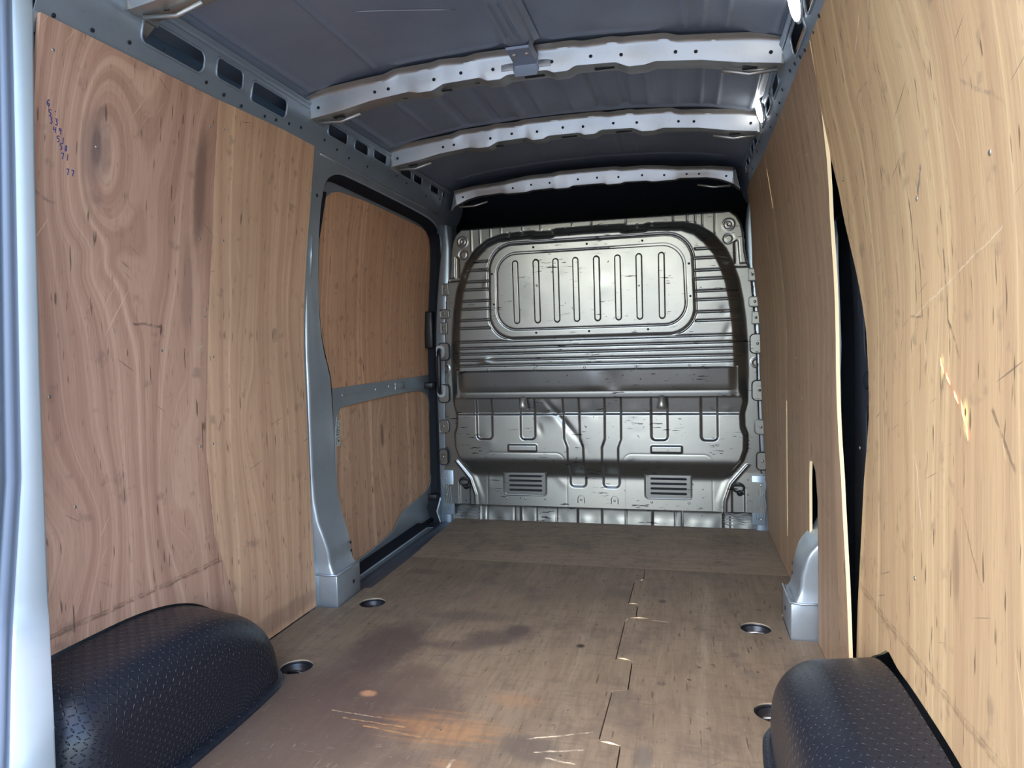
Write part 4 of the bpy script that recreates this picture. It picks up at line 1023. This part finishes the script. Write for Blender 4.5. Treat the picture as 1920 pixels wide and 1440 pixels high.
def cover(s, label):
    t = thing('wheel_arch_cover', label, 'wheel arch cover', (s * .76, 1.4, 0), 'wheel arch covers')
    H, yc, L, e = .300, 1.36, .48, 2.4
    xin, xw, R_ = .675, .884, .11
    n, K = 90, 14
    ph = np.linspace(0, math.pi, n)
    prof = [(yc + (L if math.cos(a) > 0 else (.33 if s < 0 else .40)) * np.sign(math.cos(a)) * abs(math.cos(a)) ** (2 / (e if math.cos(a) > 0 else 4)), H * abs(math.sin(a)) ** (2 / (e if math.cos(a) > 0 else 4))) for a in ph]
    # offset inward by marching along the normal towards the core
    rows = []
    for i, (y, z) in enumerate(prof):
        j0, j1 = max(0, i - 1), min(n - 1, i + 1)
        ty, tz = prof[j1][0] - prof[j0][0], prof[j1][1] - prof[j0][1]; l = math.hypot(ty, tz); ny, nz = -tz / l * -1, ty / l * -1
        # make the normal point inward
        if ny * (yc - y) + nz * (.05 - z) < 0: ny, nz = -ny, -nz
        if i in (0, n - 1): ny, nz = (-1 if y > yc else 1), 0
        rows.append((y, z, ny, nz))
    P, UV = [], []; arc = 0
    for i, (y, z, ny, nz) in enumerate(rows):
        if i: arc += math.hypot(y - rows[i - 1][0], z - rows[i - 1][1])
        row, uvr = [], []
        sv = 0; px = None
        seq = [(xw, 0.0)] + [(xw - (xw - xin - R_) * k / 4, .012 * k / 4) for k in range(1, 5)]
        for k in range(1, K + 1):
            a = math.pi / 2 * k / K
            seq.append((xin + R_ - R_ * math.sin(a), .012 + R_ * (1 - math.cos(a))))
        for x, o in seq:
            if px is not None: sv += math.hypot(x - px[0], o - px[1])
            px = (x, o)
            zz_ = max(z + nz * o, 0); 
            row.append((s * x, y + ny * o, zz_)); uvr.append((arc, sv))
        # inner face down to the core line
        ye, ze = row[-1][1], row[-1][2]
        for k in range(1, 7):
            f = k / 6; cy = yc + (ye - yc) * .55
            row.append((s * (xin - .010 * f * (1 - ze / H if ze > 0 else 1)), ye + (cy - ye) * f * (1 if ze > .02 else 0), ze * (1 - f))); uvr.append((arc, sv + .25 * f))
        P.append(row); UV.append(uvr)
    grid('shell', np.array(P), M_arch, t, uv=np.array(UV))
    fl = [(s * .885, 1.885), (s * .80, 1.872), (s * .73, 1.82), (s * .68, 1.76), (s * .668, 1.68), (s * .66, 1.5), (s * .66, 1.06)]
    P = np.array([[(x + s * .03, y - .02, .012), (x, y, .011), (x - s * .012, y + .006, .008), (x - s * .016, y + .009, .0005)] for x, y in smooth_open(fl)])
    grid('foot_flange', P, M_arch, t, uv=np.array([[(i * .02, k * .02) for k in range(4)] for i in range(len(P))]))
    return t
def smooth_open(p, it=3):
    for _ in range(it):
        q = [p[0]]
        for a, b in zip(p, p[1:]): q += [(a[0] * .75 + b[0] * .25, a[1] * .75 + b[1] * .25), (a[0] * .25 + b[0] * .75, a[1] * .25 + b[1] * .75)]
        p = q + [p[-1]]
    return p
cover(-1, 'glossy black treadplate wheel arch cover against the left plywood')
cover(1, 'black treadplate wheel arch cover against the bright right plywood')

# ---- tie-down cups in the floor
def cup(x, y, label, bright):
    t = thing('tie_down_cup', label, 'tie-down point', (x, y, -.035), 'floor tie-down points')
    r = [(.0495, -.004), (.0485, -.006), (.046, -.010), (.043, -.022), (.036, -.031), (.020, -.035), (.0, -.035)]
    P = np.array([[(x + a * math.cos(u), y + a * math.sin(u), z) for a, z in r] for u in np.linspace(0, 2 * math.pi, 33)])
    grid('bowl', P, M_bright if bright else M_black, t)
    tube('lip', [(x + .0465 * math.cos(u), y + .0465 * math.sin(u), -.008) for u in np.linspace(0, 2 * math.pi, 33)[:-1]], .0025, M_seal, t, 6, True)
    tube('loop', [(x - .03, y, -.026), (x - .024, y - .004, -.016), (x, y - .006, -.012), (x + .024, y - .004, -.016), (x + .03, y, -.026)], .0045, M_bolt if bright else M_black, t, 8)
    disc('bolt', (x, y + .012, -.035), (0, 0, 1), .010, .006, M_bolt if bright else M_black, t, 6)
    return t
M_bright = simple('greasy steel cup', (.05, .05, .052), .35, .6)
cup(*cupL[0], 'round black tie-down cup in the floor nearest the left pillar foot', False)
cup(*cupL[1], 'round black tie-down cup in the floor by the left wheel arch cover', False)
cup(*cupR[0], 'round steel tie-down cup in the floor nearest the right pillar foot', True)
cup(*cupR[1], 'round steel tie-down cup half hidden behind the right wheel arch cover', True)

# ---- round roof lamps on the right rail
for (y, z), lbn in (((1.925, 1.822), 'lit round lamp at the top edge of the picture above the right plywood'), ((2.80, 1.835), 'lit round lamp on the right rail between the two nearer roof bows')):
    x = RX(z) - .006
    lp = thing('roof_lamp', lbn, 'lamp', (x, y, z), 'round roof lamps')
    disc('bezel', (x, y, z), (-1, 0, -.25), .060, .006, M_white, lp, 28)
    disc('lens', (x - .005, y, z - .001), (-1, 0, -.25), .052, .005, M_lamp, lp, 28, .004)

# ---- rear door pillar at the left edge of the picture
rp = thing('rear_pillar', 'pale rear door pillar with grey weatherstrip at the left edge of the picture', 'pillar', (-.84, 1.08, -.05))
ZP = [-.1, .1, .52, .94, 1.37, 1.71, 1.95]
def yA(z): return float(np.interp(z, ZP, [1.147, 1.149, 1.158, 1.169, 1.186, 1.205, 1.215]))      # inner edge of the pale face
def yB(z): return float(np.interp(z, [-.1, .16, .40, .72, 1.37, 1.70, 1.95], [1.02, 1.047, 1.08, 1.122, 1.152, 1.166, 1.17]))
def yC(z): return yB(z) - float(np.interp(z, [-.1, .3, .8, 1.7], [.03, .036, .034, .030]))
def px_(z): return .82 - .155 * sstep((.46 - z) / .22)        # the post flares inboard at its foot
def K(rows):
    out = []
    for z in np.linspace(-.08, 1.90, 80):
        f = (.4954 + px_(z)) / 1.3154
        out.append([(-(px_(z) + dx), y * f, z) for dx, y in rows(z)])
    return np.array(out)
P = K(lambda z: [(.09, yA(z) + .05), (.012, yA(z) + .006), (.001, yA(z) + .001), (0, yA(z) - .004), (.004, yB(z) + .004), (.010, yB(z))])
grid('pillar_face', P, M_white, rp).data.set_sharp_from_angle(angle=1.0)
P = K(lambda z: [(.010, yB(z)), (.014, yB(z) - .006), (.006, yB(z) - .014), (.004, yB(z) - .020), (.008, yC(z) + .004), (.02, yC(z))])
grid('weatherstrip', P, M_grey, rp)
P = K(lambda z: [(.02, yC(z)), (.008, yC(z) - .006), (.006, yC(z) - .03), (.02, yC(z) - .06), (.10, yC(z) - .10)])
grid('outer_flange', P, M_body, rp)
# matching pillar on the right, outside the frame
rp2 = thing('rear_pillar', 'pale rear door pillar on the right side of the opening', 'pillar', (.9, .9, -.05))
box('pillar_face', .885, .99, .80, .86, -.08, 1.93, M_white, rp2, .01)
